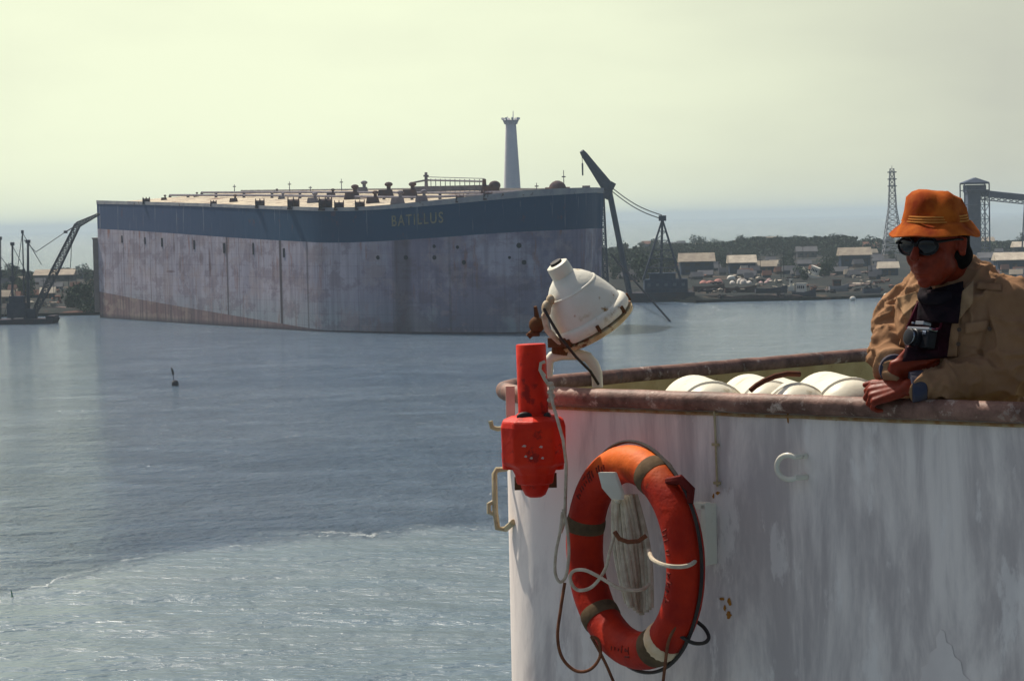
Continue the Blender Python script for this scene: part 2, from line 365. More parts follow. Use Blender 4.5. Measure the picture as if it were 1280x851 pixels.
# smooth the plan by Catmull-Rom
def cat(p0, p1, p2, p3, t):
    return tuple(.5 * (2 * b + (c - a) * t + (2 * a - 5 * b + 4 * c - d) * t * t + (3 * b - a - 3 * c + d) * t ** 3) for a, b, c, d in zip(p0, p1, p2, p3))
hullst = []
for i in range(len(stn) - 1):
    p = [stn[max(i - 1, 0)], stn[i], stn[i + 1], stn[min(i + 2, len(stn) - 1)]]
    for k in range(4):
        hullst.append(cat(*p, k / 4) if 0 < i < len(stn) - 3 else tuple(a + (b - a) * k / 4 for a, b in zip(p[1], p[2])))
hullst.append(stn[-1])
NS = (len(ST) - 1) * 4          # index of the stem
arc = [0]
for a, b in zip(hullst, hullst[1:]): arc.append(arc[-1] + math.hypot(b[0] - a[0], b[1] - a[1]))
def boot_z(u): return max(8.2 * (1 - u / 172), .45)
def hull_mat(kind):
    m, t, bs = newmat('tanker_' + kind)
    uvn = t.n('ShaderNodeTexCoord')
    def uvc(sx, sy, ox=0):
        mp = t.n('ShaderNodeMapping'); mp.inputs['Scale'].default_value = (sx, sy, 1); mp.inputs['Location'].default_value = (ox, ox * .3, 0); t.L(uvn.outputs['UV'], mp.inputs[0]); return mp.outputs[0]
    sp = t.n('ShaderNodeSeparateXYZ'); t.L(uvn.outputs['UV'], sp.inputs[0]); U = sp.outputs['X']; V = sp.outputs['Y']
    big = t.noise(uvc(.045, .05), 1, 5, .6); vst = t.noise(uvc(.55, .035, 7), 1, 5, .65)
    if kind == 'grey':
        c = t.mix(t.rng(big, .35, .65), (.46, .41, .46), (.33, .31, .38))
        c = t.mix(t.rng(vst, .44, .64, 0, .55), c, (.17, .14, .18))
        # greenish wet zone low on the plating, growing towards the stern
        lowz = t.rng(t.math('ADD', V, t.math('MULTIPLY', t.noise(uvc(.12, .1, 3), 1, 5), 7)), 14, 6)
        c = t.mix(t.math('MULTIPLY', lowz, .45), c, (.20, .29, .29))
        # a big darker area, broken into patches, towards the bow
        d = t.math('MULTIPLY', t.rng(U, 168, 200), t.rng(t.noise(uvc(.06, .05, 11), 1, 6, .6), .42, .5)); c = t.mix(t.math('MULTIPLY', d, .6), c, (.10, .08, .15))
        ru = t.math('MULTIPLY', t.rng(t.noise(uvc(.33, .06, 5), 1, 6, .7), .56, .63), t.rng(V, 30, 8, .9, .25)); c = t.mix(ru, c, (.26, .10, .06)); pt = t.rng(t.noise(uvc(.10, .16, 31), 1, 7, .7), .50, .56, 0, .45); c = t.mix(pt, c, (.15, .105, .13)); pt2 = t.rng(t.noise(uvc(.08, .10, 41), 1, 7, .7), .53, .58, 0, .5); c = t.mix(pt2, c, (.36, .29, .30)); ln = t.math('MULTIPLY', t.rng(t.math('ABSOLUTE', t.math('SUBTRACT', t.math('FRACT', t.math('DIVIDE', U, 12.2)), .5)), .012, .004, 0, .35), 1); c = t.mix(ln, c, (.10, .07, .09)); lh = t.rng(t.math('ABSOLUTE', t.math('SUBTRACT', t.math('FRACT', t.math('DIVIDE', V, 3.1)), .5)), .04, .015, 0, .22); c = t.mix(lh, c, (.12, .09, .11))
        for u0, w, k in ((24, .5, .5), (47, .4, .4), (104, .7, .75), (112, .35, .4), (139, 1.0, .95), (155, .6, .55), (192, 3.6, .55), (207, .5, .3)):
            s = t.rng(t.math('ABSOLUTE', t.math('SUBTRACT', U, float(u0))), w, w * .5, 0, k); c = t.mix(s, c, (.055, .04, .05))
        for u0, v0, su, sv in ((66, 22, 1.0, 5), (70, 17, 1.4, 3), (86, 19, 2, 2.4), (92, 18, 1.0, 6), (63, 15, 4, .5), (80, 23, .8, 3)):
            a = t.math('DIVIDE', t.math('SUBTRACT', U, float(u0)), su); b_ = t.math('DIVIDE', t.math('SUBTRACT', V, float(v0)), sv)
            q = t.math('ADD', t.math('MULTIPLY', a, a), t.math('MULTIPLY', b_, b_)); q = t.math('ADD', q, t.math('MULTIPLY', t.noise(uvc(.6, .4, 2), 1, 4), 1.2))
            c = t.mix(t.rng(q, 1.5, .5, 0, .75), c, (.10, .045, .05))
        rs = t.rng(t.noise(uvc(.5, .035, 21), 1, 6, .7), .585, .64, 0, .8); rs = t.math('MULTIPLY', rs, t.rng(U, 160, 110, .25, 1)); c = t.mix(rs, c, (.20, .10, .05))
    elif kind == 'blue':
        c = t.mix(t.rng(big, .35, .65), (.0, .036, .095), (.002, .050, .115))
        c = t.mix(t.rng(U, 150, 60), c, (.03, .06, .14))
        c = t.mix(t.rng(vst, .60, .66, 0, .55), c, (.22, .24, .26))
        c = t.mix(t.rng(t.noise(uvc(.2, .12, 13), 1, 6, .7), .60, .66, 0, .5), c, (.10, .04, .05))
    else:
        c = t.mix(t.rng(big, .35, .65), (.19, .11, .11), (.26, .19, .19))
        bx = t.math('MULTIPLY', t.rng(t.noise(uvc(.14, .3, 4), 1, 5), .5, .56, 0, .6), t.rng(U, 110, 70)); c = t.mix(bx, c, (.34, .27, .22)); c = t.mix(t.rng(vst, .46, .58, 0, .7), c, (.10, .07, .085))
        c = t.mix(t.rng(V, 1.6, .2, 0, .8), c, (.025, .03, .05))
    t.L(c, bs.inputs['Base Color']); bs.inputs['Roughness'].default_value = .75; bs.inputs['Specular IOR Level'].default_value = .2
    b = t.n('ShaderNodeBump', i_Strength=.4, i_Distance=.3); t.L(t.noise(uvc(.4, .12, 9), 1, 5), b.inputs['Height']); t.L(b.outputs[0], bs.inputs['Normal'])
    return m
def flare(i, v):   # outward push of the plating above the band near the bow, none amidships
    k = math.exp(-((i - NS) / 7.0) ** 2); return k * max(0, v - 14) * .05
ctr = Vector((-40, 735, 0))
def hp(i, z):
    s = hullst[i]; a = hullst[max(i - 1, 0)]; b = hullst[min(i + 1, len(hullst) - 1)]
    n = Vector((b[1] - a[1], -(b[0] - a[0]), 0)).normalized()
    return Vector((s[0], s[1], z)) + n * (flare(i, z) - .8 * math.exp(-((i - NS) / 6.0) ** 2))
def uvhull(u): 
    for i in range(len(arc) - 1):
        if arc[i + 1] >= u: return i, (u - arc[i]) / (arc[i + 1] - arc[i])
    return len(arc) - 2, 1.
tk = empty('tanker', (-40, 720, 0), 'huge rusty grey tanker hulk with a blue band along its top plating', 'ship')
def build_tanker():
    mb = MB(); uv = []; n = len(hullst); rows = 12
    zs = []
    for i, s in enumerate(hullst):
        b = boot_z(arc[i]) if i <= NS else .45
        zs.append([-3, b] + [b + (s[2] - b) * k / 6 for k in range(1, 7)] + [s[2] + (s[3] - s[2]) * k / 3 for k in (1, 2, 3)])
    nr = len(zs[0])
    for r in range(nr):
        for i in range(n): mb.v.append(hp(i, zs[i][r])); uv.append((arc[i], zs[i][r]))
    for r in range(nr - 1):
        for i in range(n - 1):
            mb.f.append((r * n + i, r * n + i + 1, (r + 1) * n + i + 1, (r + 1) * n + i)); mb.m.append(2 if r == 0 else (0 if r < 7 else 1))
    for r in range(nr - 1):
        mb.f.append((r * n + n - 1, r * n, (r + 1) * n, (r + 1) * n + n - 1)); mb.m.append(2 if r == 0 else (0 if r < 7 else 1))
    mb.uv = uv
    h = mb.build('hull', [hull_mat('grey'), hull_mat('blue'), hull_mat('boot')], tk, smooth=True)
    # gunwale strip, thicker plate standing proud of the blue plating
    m_gun = M('gunwale_grey', (.38, .37, .35), (.24, .24, .27), .3, .7, .2, 1, rust=((.12, .07, .05), .60, .5))
    g = MB(); 
    for i in range(n):
        s = hullst[i]; a = hp(i, s[3]); b = hp(i, s[4])
        nn = Vector((hullst[min(i + 1, n - 1)][1] - hullst[max(i - 1, 0)][1], -(hullst[min(i + 1, n - 1)][0] - hullst[max(i - 1, 0)][0]), 0)).normalized()
        g.v += [a + nn * .12, b + nn * .12, b - nn * .35, a - nn * .35]
    for i in range(n - 1):
        for k in range(4): g.f.append((i * 4 + k, (i + 1) * 4 + k, (i + 1) * 4 + (k + 1) % 4, i * 4 + (k + 1) % 4)); g.m.append(0)
    g.build('gunwale', m_gun, tk)
    m_deck = M('sunlit_deck', (.60, .52, .38), (.44, .38, .30), .10, .85, .3, .4, rust=((.20, .13, .10), .56, .14), rust2=((.12, .09, .10), .58, .4))
    d = MB(); ns = NS + 1; W = 10
    for i in range(ns):
        a = hp(i, hullst[i][3] + .1)
        u = arc[i] / arc[NS]
        # matching point of the far edge, walking back from the stern corner to the stem
        L = [hullst[-1], hullst[-5], hullst[-9]] 
        far = farpt(u)
        for k in range(W + 1): q = a.lerp(far, k / W); d.v.append(q)
    for i in range(ns - 1):
        for k in range(W): d.f.append((i * (W + 1) + k, (i + 1) * (W + 1) + k, (i + 1) * (W + 1) + k + 1, i * (W + 1) + k + 1)); d.m.append(0)
    d.build('deck', m_deck, tk)
def farpt(u):
    # far deck edge from the stern (u=0) to the stem (u=1)
    N = len(hullst) - 1; span = arc[N] - arc[NS]; x = arc[N] - span * u
    i, f = uvhull(x); a = hp(i, hullst[i][3] + .1); b = hp(min(i + 1, N), hullst[min(i + 1, N)][3] + .1); return a.lerp(b, f)
def DK(px, k):
    # point of the deck at fraction k from near to far edge that lies over image column px
    lo_, hi_ = 0., 1.
    for _ in range(30):
        u = (lo_ + hi_) / 2; i, f = uvhull(arc[NS] * u); i = min(i, NS - 1)
        a = hp(i, hullst[i][3] + .1).lerp(hp(i + 1, hullst[i + 1][3] + .1), f); q = a.lerp(farpt(u), k); v = q - CAM
        x = 640 + FPX * v.dot(rt) / v.dot(fw)
        if x < px: lo_ = u
        else: hi_ = u
    return q
build_tanker()
def tanker_bits():
    m_rd = M('deck_rust', (.12, .07, .06), (.07, .06, .08), .8, .8, .2)
    m_gr = M('deck_grey', (.22, .21, .24), (.14, .13, .17), .8, .8, .2)
    m_opening = M('opening_dark', (.02, .02, .03), (.03, .03, .04), 1, .9, 0)
    # mooring winches / bitts along the near edge: drum between two cheek plates on a bed
    first = None
    for px, s in ((183, 1.0), (267, .8), (325, 1.2), (367, 1.5), (407, 1.7), (424, 1.2), (450, 1.2), (575, 1.0), (610, 1.1)):
        c = DK(px, .012); b = MB(); w = 1.9 * s
        b.box(c + Vector((0, 0, .2)), (w * 1.15, 1.6 * s, .4)); b.tube(c + Vector((-w * .45, 0, 1.1 * s)), c + Vector((w * .45, 0, 1.1 * s)), .7 * s, n=10)
        for k in (-.5, 0, .5): b.tube(c + Vector((w * k - .08, 0, 1.15 * s)), c + Vector((w * k + .08, 0, 1.15 * s)), 1.05 * s, n=12)
        b.build('winch', m_rd, tk)
    rr = random.Random(3)
    for px, k, s in ((205, .3, .9), (245, .55, .8), (292, .25, 1.2), (352, .45, 1.0), (391, .3, 1.6), (414, .6, 1.3), (440, .5, 2.2), (452, .8, 2.0), (466, .35, 1.8), (482, .6, 2.3), (497, .3, 1.9), (512, .65, 2.2), (527, .4, 1.7), (345, .8, .8)):
        c = DK(px, k); b = MB(); b.box(c + Vector((0, 0, .45 * s)), (2.0 * s, 1.5 * s, .9 * s), taper=.8); b.tube(c + Vector((.4 * s, 0, .8 * s)), c + Vector((.4 * s, 0, 1.5 * s)), .25 * s, n=8); b.ell(c + Vector((.4 * s, 0, 1.55 * s)), (.5 * s, .5 * s, .3 * s), nu=10, nv=6)
        b.build('deck_vent', m_rd if rr.random() < .6 else m_gr, tk)
    # long pipes lying fore and aft on the deck
    for k in (.5, .72):
        b = MB(); pts = [DK(x, k) + Vector((0, 0, .7)) for x in range(200, 690, 35)]; b.path(pts, .38, 6)
        for p_ in pts: b.box(p_ - Vector((0, 0, .4)), (.8, .8, .6))
        b.build('deck_pipe', m_gr, tk)
    # raised catwalk forward, with stanchions and a post
    a = DK(533, .9); e = DK(606, .9); b = MB()
    h0, h1 = 3.2, 3.0
    b.path([a + Vector((-4, 0, h0 - .7)), a + Vector((0, 0, h0)), e + Vector((0, 0, h1))], .28, 6); b.path([a + Vector((0, 0, h0 + .9)), e + Vector((0, 0, h1 + .8))], .10, 5)
    for i in range(13): q = a.lerp(e, i / 12); b.tube(q, q + Vector((0, 0, 3.6)), .12, n=5)
    b.box(a.lerp(e, .5) + Vector((0, 0, 1.0)), ((e - a).length * .92, 1.2, 1.5)); b.build('catwalk', m_gr, tk)
    b = MB(); b.tube(a, a + Vector((0, 0, 5.4)), .55, .4, 8); b.box(a + Vector((0, 0, 4.4)), (1.5, .8, .5)); b.build('post', m_gr, tk)
    for px, k, h in ((235, .95, 2.4), (362, .97, 3.0), (427, .97, 3.6), (705, .6, 6), (388, .97, 1.5), (671, .5, 3)):
        c = DK(px, k); b = MB(); b.tube(c, c + Vector((0, 0, h)), .16, .1, 6); b.box(c + Vector((0, 0, h * .72)), (1.0, .25, .3)); b.build('mast', m_gr, tk)
    # anchor windlass (round hood) on the forecastle
    c = DK(697, .55); b = MB(); b.lathe(c, (0, 0, 1), [(2.3, 0), (2.3, 1.4), (2.0, 2.3), (1.3, 3.0), (.5, 3.35), (0, 3.4)], 20); b.tube(c + Vector((-3.2, 0, .9)), c + Vector((3.2, 0, .9)), .8, n=12); b.build('windlass', m_rd, tk, smooth=True)
    # cluster of gear at the foot of the forecastle
    c = DK(613, .75); b = MB(); b.box(c + Vector((0, 0, 1.1)), (5.5, 3, 2.2), taper=.8); b.tube(c + Vector((-1.6, 0, 1)), c + Vector((-1.6, 0, 4.2)), .7, .5, 8); b.ell(c + Vector((1.2, 0, 2.4)), (1.6, 1.2, 1.3), nu=10, nv=8); b.build('deck_house', m_rd, tk)
    c = DK(728, .5); b = MB(); b.box(c + Vector((-2, 0, .6)), (9, 3, 1.2)); b.box(c + Vector((1, 0, 1.4)), (2, 2, 1)); b.build('deck_locker', m_gr, tk)
    # scow-like step hanging at the stern quarter
    s0 = hullst[0]; b = MB(); c = Vector((s0[0] - .9, s0[1] + 3.0, 0)); b.box(c + Vector((0, 0, 13.2)), (1.6, 5, 23)); b.box(c + Vector((0, 0, 24.9)), (2.0, 5.6, .5)); b.build('stern_plate', M('stern_plate_paint', (.30, .24, .20), (.22, .17, .16), .3, .8, .1), tk)
    # openings in the side plating
    for px, py, w, h in ((152, 299, .9, 2.2), (180, 301, .9, 2.0), (205, 303, 1.1, 2.6), (245, 306, .9, 2.6), (282, 310, 1.2, 2.8), (317, 311, .8, 3.2), (357, 316, 1.0, 2.4), (472, 322, 1.0, 1.2), (508, 322, 1.1, 1.4), (545, 322, 1.0, 1.2), (544, 308, .8, 1.2), (573, 309, .8, .9), (579, 328, 1.0, 1.2), (649, 307, 1.2, 1.2), (655, 328, 1.1, .9), (636, 322, .7, .7)):
        best = None
        for i in range(NS):
            for f in (0, .25, .5, .75):
                q = hp(i, 20).lerp(hp(i + 1, 20), f); v = q - CAM; x = 640 + FPX * v.dot(rt) / v.dot(fw)
                if best is None or abs(x - px) < best[0]: best = (abs(x - px), i, f, q)
        _, i, f, q = best; z = P(px, py, q.y).z; q = hp(i, z).lerp(hp(i + 1, z), f)
        d = (hp(i + 1, z) - hp(i, z)); d.z = 0; d.normalize(); nn = Vector((d.y, -d.x, 0))
        b = MB(); b.tube(q - nn * .2 , q + nn * .12, w * .55, n=10) if h < 1.5 else b.box(q, (w, .25, h), (d, nn, Vector((0, 0, 1)))); b.build('hull_opening', m_opening, tk)
    # faded bow name, shaped to the plating
    cu = bpy.data.curves.new('nm', 'FONT'); cu.body = 'BATILLUS'; cu.size = 1; cu.extrude = 0.02; cu.space_character = 1.25; cu.offset = .012
    to = bpy.data.objects.new('nm', cu); col.objects.link(to); bpy.context.view_layer.update()
    me = bpy.data.meshes.new_from_object(to.evaluated_get(bpy.context.evaluated_depsgraph_get())); bpy.data.objects.remove(to)
    xs = [v.co.x for v in me.vertices]; x0, x1 = min(xs), max(xs); hgt = max(v.co.y for v in me.vertices)
    def u_of(px):
        for i in range(NS * 8):
            u = arc[NS] * i / (NS * 8); k, f = uvhull(u); q = hp(k, 28).lerp(hp(k + 1, 28), f); v = q - CAM
            if 640 + FPX * v.dot(rt) / v.dot(fw) > px: return u
    ua, ub = u_of(490), u_of(552); 
    for v in me.vertices:
        t_ = (v.co.x - x0) / (x1 - x0); u = ua + (ub - ua) * t_; k, f = uvhull(u)
        zt = hullst[k][3] * (1 - f) + hullst[k + 1][3] * f; z = zt - 4.4 + 2.7 * v.co.y / hgt
        q = hp(k, z).lerp(hp(k + 1, z), f); d = hp(k + 1, z) - hp(k, z); d.z = 0; d.normalize(); nn = Vector((d.y, -d.x, 0))
        v.co = q + nn * (.10 + v.co.z) - worldloc(tk)
    me.materials.append(M('faded_letter_paint', (.30, .27, .16), (.13, .14, .12), .7, .8, 0))
    o = bpy.data.objects.new('name_lettering', me); col.objects.link(o); o.parent = tk
tanker_bits()

# ------------------------------------------------------------------ harbour tower, cranes, pylon, conveyor
m_tower = M('pale_tower_render', (.82, .80, .80), (.74, .72, .74), .2, .8, .1)
def lattice(mb, a, b, wa, wb, n, r, side=Vector((0, 1, 0))):
    a = Vector(a); b = Vector(b); x, y, z = basis(b - a, side)
    prev = None
    for i in range(n + 1):
        t = i / n; c = a.lerp(b, t); w = wa + (wb - wa) * t
        q = [c + x * sx * w / 2 + y * sy * w / 2 for sx, sy in ((-1, -1), (1, -1), (1, 1), (-1, 1))]
        for k in range(4): mb.tube(q[k], q[(k + 1) % 4], r * .6, n=4, cap=False)
        if prev:
            for k in range(4):
                mb.tube(prev[k], q[k], r, n=4, cap=False); mb.tube(prev[k], q[(k + 1) % 4], r * .6, n=4, cap=False); mb.tube(prev[(k + 1) % 4], q[k], r * .6, n=4, cap=False)
        prev = q
def build_tower():
    Y = 900.; base = P(640.5, 250, Y); zt = P(640.5, 156, Y).z; base.z = 2
    e = empty('harbour_tower', base, 'tall pale tapering tower with a flared crown rising behind the tanker bow', 'tower')
    b = MB(); H = zt - 2
    pr = [(9.5, 0), (7.2, H * .12), (5.2, H * .3), (4.2, H * .45), (3.2, H * .55), (2.75, H * .7), (2.3, H * .85), (1.85, H)]
    b.lathe(base, (0, 0, 1), pr, 16); b.build('shaft', m_tower, e, smooth=True)
    c = base + Vector((0, 0, H)); b = MB(); b.lathe(c, (0, 0, 1), [(1.85, 0), (2.0, .6), (2.7, 1.4), (2.7, 1.6), (1.2, 1.6), (1.2, 1.5)], 16); b.build('gallery', m_tower, e)
    for k in range(8):
        a = 2 * PI * k / 8 + .2; d = Vector((math.cos(a), math.sin(a), 0)); b = MB(); b.tube(c + d * 1.9 + Vector((0, 0, .2)), c + d * 2.9 + Vector((0, 0, 2.2)), .38, .28, 6); b.box(c + d * 2.95 + Vector((0, 0, 2.1)), (.8, .8, .7)); b.build('bracket', m_tower, e)
    b = MB(); b.tube(c + Vector((.8, 0, 1.4)), c + Vector((.9, 0, 4.8)), .28, .12, 6); b.tube(c + Vector((-1.2, 0, 1.4)), c + Vector((-1.2, 0, 2.8)), .3, .2, 6); b.build('antenna', m_tower, e)
build_tower()
m_crane = M('crane_blue_grey', (.055, .07, .10), (.04, .05, .075), .5, .7, .1)
m_crane2 = M('crane_dark', (.07, .07, .085), (.045, .05, .065), .5, .7, .1)
m_cable = M('crane_cable', (.10, .11, .12), (.08, .09, .1), 1, .8, 0)
m_bargehull = M('barge_hull', (.035, .045, .07), (.06, .045, .05), .3, .8, .2)
def build_crane_right():
    Y = 832.; b0 = G(826, 377.5); e = empty('floating_crane', b0, 'dark floating sheerleg crane with a steep jib beside the tanker bow', 'crane')
    Z = Vector((0, 0, 1)); cx = b0.x
    def W(px, py, y=Y): return P(px, py, y)
    y0 = b0.y
    b = MB(); a = G(762, 377.5); a.y = y0
    xl = P(770, 377, y0).x; xr = P(866, 377, y0).x
    b.add([(xl, y0, -.5), (xr, y0, -.5), (xr + .8, y0, 3.0), (xl - .8, y0, 3.0), (xl, y0 + 16, -.5), (xr, y0 + 16, -.5), (xr + .8, y0 + 16, 3.0), (xl - .8, y0 + 16, 3.0)],
          [(0, 1, 2, 3), (5, 4, 7, 6), (1, 5, 6, 2), (4, 0, 3, 7), (3, 2, 6, 7), (4, 5, 1, 0)]); b.build('pontoon', m_bargehull, e)
    b = MB(); 
    xh0, xh1 = P(806, 350, y0).x, P(860, 350, y0).x
    b.box(((xh0 + xh1) / 2, y0 + 6, 5.2), (xh1 - xh0, 8, 4.4)); b.box(((xh0 + xh1) / 2 - 1, y0 + 6, 8.2), ((xh1 - xh0) * .6, 6, 1.8)); b.box(((xh0 + xh1) / 2 - 1, y0 + 6, 9.3), ((xh1 - xh0) * .66, 6.6, .25))
    h = b.build('machinery_house', M('crane_house', (.05, .075, .12), (.035, .05, .085), .4, .8, .1), e)
    b = MB()
    for k in range(5): b.box((xh0 + (xh1 - xh0) * (k + .5) / 5, y0 + 1.93, 5.6), (1.1, .1, 1.0))
    b.build('window', M('dull_glass', (.10, .13, .17), (.07, .09, .12), 1, .3, 0), h)
    # back tower: A-frame with four legs
    ap = P(828, 274, y0 + 5)
    for px in (804, 851): 
        b = MB(); 
        for yy in (y0 + 2, y0 + 10):
            f = P(px, 350, yy); b.tube(f, ap, .42, .3, 6)
        f1 = P(px, 350, y0 + 2); f2 = P(px, 350, y0 + 10)
        for t in (.15, .3, .45, .6, .75): b.tube(f1.lerp(ap, t), f2.lerp(ap, t), .18, n=5)
        b.build('back_tower_leg', m_crane, e)
    b = MB(); b.tube(P(826, 348, y0 + 5), ap, .55, .4, 6)
    for t in (.2, .35, .5, .65, .8):
        b.tube(P(804, 350, y0 + 2).lerp(ap, t), P(851, 350, y0 + 2).lerp(ap, t), .16, n=5); b.tube(P(804, 350, y0 + 2).lerp(ap, t), P(851, 350, y0 + 2).lerp(ap, min(t + .15, 1)), .13, n=5)
    b.build('back_tower_brace', m_crane, e)
    b = MB(); b.box(ap + Z * .3, (2.4, 2, 1.8)); b.build('tower_head', m_crane, e)
    # jib: two long legs up to a knee, then the fly jib
    kn = P(761, 236, y0 + 2); tip = P(727, 189, y0 - 2)
    for px0, yy in ((789, y0 + 1), (787, y0 + 9)):
        b = MB(); b.tube(P(px0, 372, yy), kn, .7, .95, 8); b.build('jib_leg', m_crane, e)
    b = MB(); lattice(b, P(757, 352, y0 + 4), P(752, 240, y0 + 4), 1.6, 1.3, 14, .28); b.build('front_mast', m_crane, e)
    b = MB(); x, y, z = basis(tip - kn, Vector((0, 1, 0)))
    b.path([kn + (kn - tip).normalized() * 1, kn.lerp(tip, .12), kn.lerp(tip, .5), kn.lerp(tip, .9), tip], [1.2, 2.1, 1.6, 1.15, .8], 8); b.build('fly_jib', m_crane, e)
    b = MB(); b.tube(kn + Vector((-1.6, 0, -3)), kn + Vector((1.6, 0, 2.0)), 1.4, 1.0, 8); b.build('jib_knee', m_crane, e)
    for off in (0, 1.3):
        b = MB(); 
        pts = [ap.lerp(kn, t) + Vector((0, off * 2, off - 1.4 * math.sin(PI * t))) for t in [i / 10 for i in range(11)]]; b.path(pts, .17, 5); b.build('stay_cable', m_cable, e)
    b = MB(); b.path([tip, tip + Vector((.2, 0, -4))], .09, 4); b.tube(tip + Vector((.2, 0, -4)), tip + Vector((.2, 0, -8)), .32, .28, 6); b.build('hoist_hook', m_cable, e)
    s0 = P(764, 318, y0 + 2); s1 = G(838, 402)
    o = MB(); o.tube(s0, s1, .34, .28, 6); o.build('mooring_spar', M('tarred_spar', (.010, .012, .020), (.008, .008, .012), 1, .9, 0, spec=0), e)
    b = MB()
    for k in range(10): q = Vector((xl + (xr - xl) * (k + .5) / 10, y0 + .4, 3.0)); b.tube(q, q + Z * 1.2, .07, n=4)
    b.path([(xl, y0 + .4, 4.2), (xr, y0 + .4, 4.2)], .06, 4); b.build('guard_rail', m_crane, e)
build_crane_right()
def build_crane_left():
    b0 = G(34, 405.5); y0 = b0.y; Z = Vector((0, 0, 1))
    e = empty('crane_barge', b0, 'low dark derrick barge with a long lattice boom reaching to the tanker stern', 'crane')
    xl = P(-30, 405, y0).x; xr = P(67, 405, y0).x
    b = MB(); b.add([(xl, y0, -.5), (xr - 1, y0, -.5), (xr, y0, 1.5), (xl, y0, 1.5), (xl, y0 + 12, -.5), (xr - 1, y0 + 12, -.5), (xr, y0 + 12, 1.5), (xl, y0 + 12, 1.5)], [(0, 1, 2, 3), (5, 4, 7, 6), (1, 5, 6, 2), (4, 0, 3, 7), (3, 2, 6, 7), (4, 5, 1, 0)])
    b.box((xr - 1.4, y0 + 6, 1.9), (2.2, 10, .8)); b.build('pontoon', M('rusty_pontoon', (.07, .05, .06), (.045, .045, .065), .4, .8, .2), e)
    ym = y0 + 5
    a = P(39, 399, ym); k = P(97, 281, ym); t2 = P(124, 267.5, ym)
    b = MB(); lattice(b, a, a.lerp(k, .5), 1.3, 2.0, 9, .2); lattice(b, a.lerp(k, .5), k, 2.0, 1.5, 9, .2); b.build('main_boom', m_crane2, e)
    b = MB(); lattice(b, k, t2, 1.5, .5, 7, .16); b.tube(k, P(82, 290, ym), .18, n=5); b.box(P(82, 290, ym), (1.0, .8, .8)); b.build('fly_jib', m_crane2, e)
    for i, (px, yt, w, yb) in enumerate(((15.5, 305, 1.1, 400), (0.5, 298, .8, 400), (35, 302, 1.3, 400), (28, 290, .7, 400))):
        b = MB(); f = P(px + (3 if i == 3 else 0), yb, ym + i * 1.3); t_ = P(px, yt, ym + i * 1.3); b.tube(f, t_, w * .42, w * .24, 8)
        b.box(t_, (w, w, 1.0)); m_ = f.lerp(t_, .55); b.box(m_, (w * 1.3, w, 1.4)); b.build('mast', m_crane2, e)
    for (p, q) in (((15, 330), (32, 345)), ((28, 291), (22, 335)), ((22, 335), (5, 395)), ((28, 291), (52, 331)), ((36, 304), (52, 331)), ((0, 320), (17, 342)), ((35, 305), (38, 398)), ((15, 306), (35, 345)), ((82, 290), (45, 315)), ((90, 296), (88, 335)), ((45, 315), (30, 300))):
        b = MB(); b.tube(P(*p, ym), P(*q, ym), .11, n=4); b.build('rigging_cable', m_cable, e)
    b = MB(); c = P(22, 388, ym); b.box(c, (5.5, 5, 4.4)); b.box(c + Z * 3.2, (4.2, 4, 2.2)); b.box(P(38, 392, ym), (3.5, 4, 3)); b.build('winch_house', M('winch_house_paint', (.06, .065, .09), (.04, .045, .07), .5, .8, .1), e)
build_crane_left()
def build_pylon():
    Y = 1500.; base = P(1116.5, 330, Y); base.z = 2.5; top = P(1116, 211, Y); top.x = base.x
    e = empty('lattice_pylon', base, 'slender lattice mast standing above the trees left of the man in the hat', 'pylon')
    m = M('pylon_steel', (.30, .31, .33), (.22, .23, .26), 1, .7, 0)
    for k, (sx, sy) in enumerate(((-1, -1), (1, -1), (1, 1), (-1, 1))):
        b = MB(); pts = [base + Vector((sx * 6.0, sy * 6.0, 0)), base + Vector((sx * 2.2, sy * 2.2, (top.z - 2.5) * .55)), Vector((base.x + sx * 1.2, base.y + sy * 1.2, top.z - 1))]; b.path(pts, [.30, .24, .20], 4); b.build('leg', m, e)
    b = MB(); H = top.z - 2.5
    def w(t): return 6.0 + (2.2 - 6.0) * t / .55 if t < .55 else 2.2 + (1.2 - 2.2) * (t - .55) / .45
    N = 16
    for i in range(N):
        t0, t1 = i / N, (i + 1) / N
        for s in ((1, 0), (0, 1)):
            for d in (-1, 1):
                def q(t, k): 
                    ww = w(t); return base + Vector(((k * ww if s[0] else d * ww), (d * ww if s[0] else k * ww), H * t))
                b.tube(q(t0, -1), q(t1, 1), .13, n=4, cap=False); b.tube(q(t0, 1), q(t1, -1), .13, n=4, cap=False); b.tube(q(t1, -1), q(t1, 1), .15, n=4, cap=False)
    b.build('bracing', m, e)
    for t in (.80, .88, .96):
        b = MB(); c = base + Vector((0, 0, H * t)); b.box(c, (5.0, 2.6, .7)); b.build('platform', m, e)
    b = MB(); b.tube(top, top + Vector((0, 0, 2)), .2, .1, 5); b.build('aerial', m, e)
build_pylon()
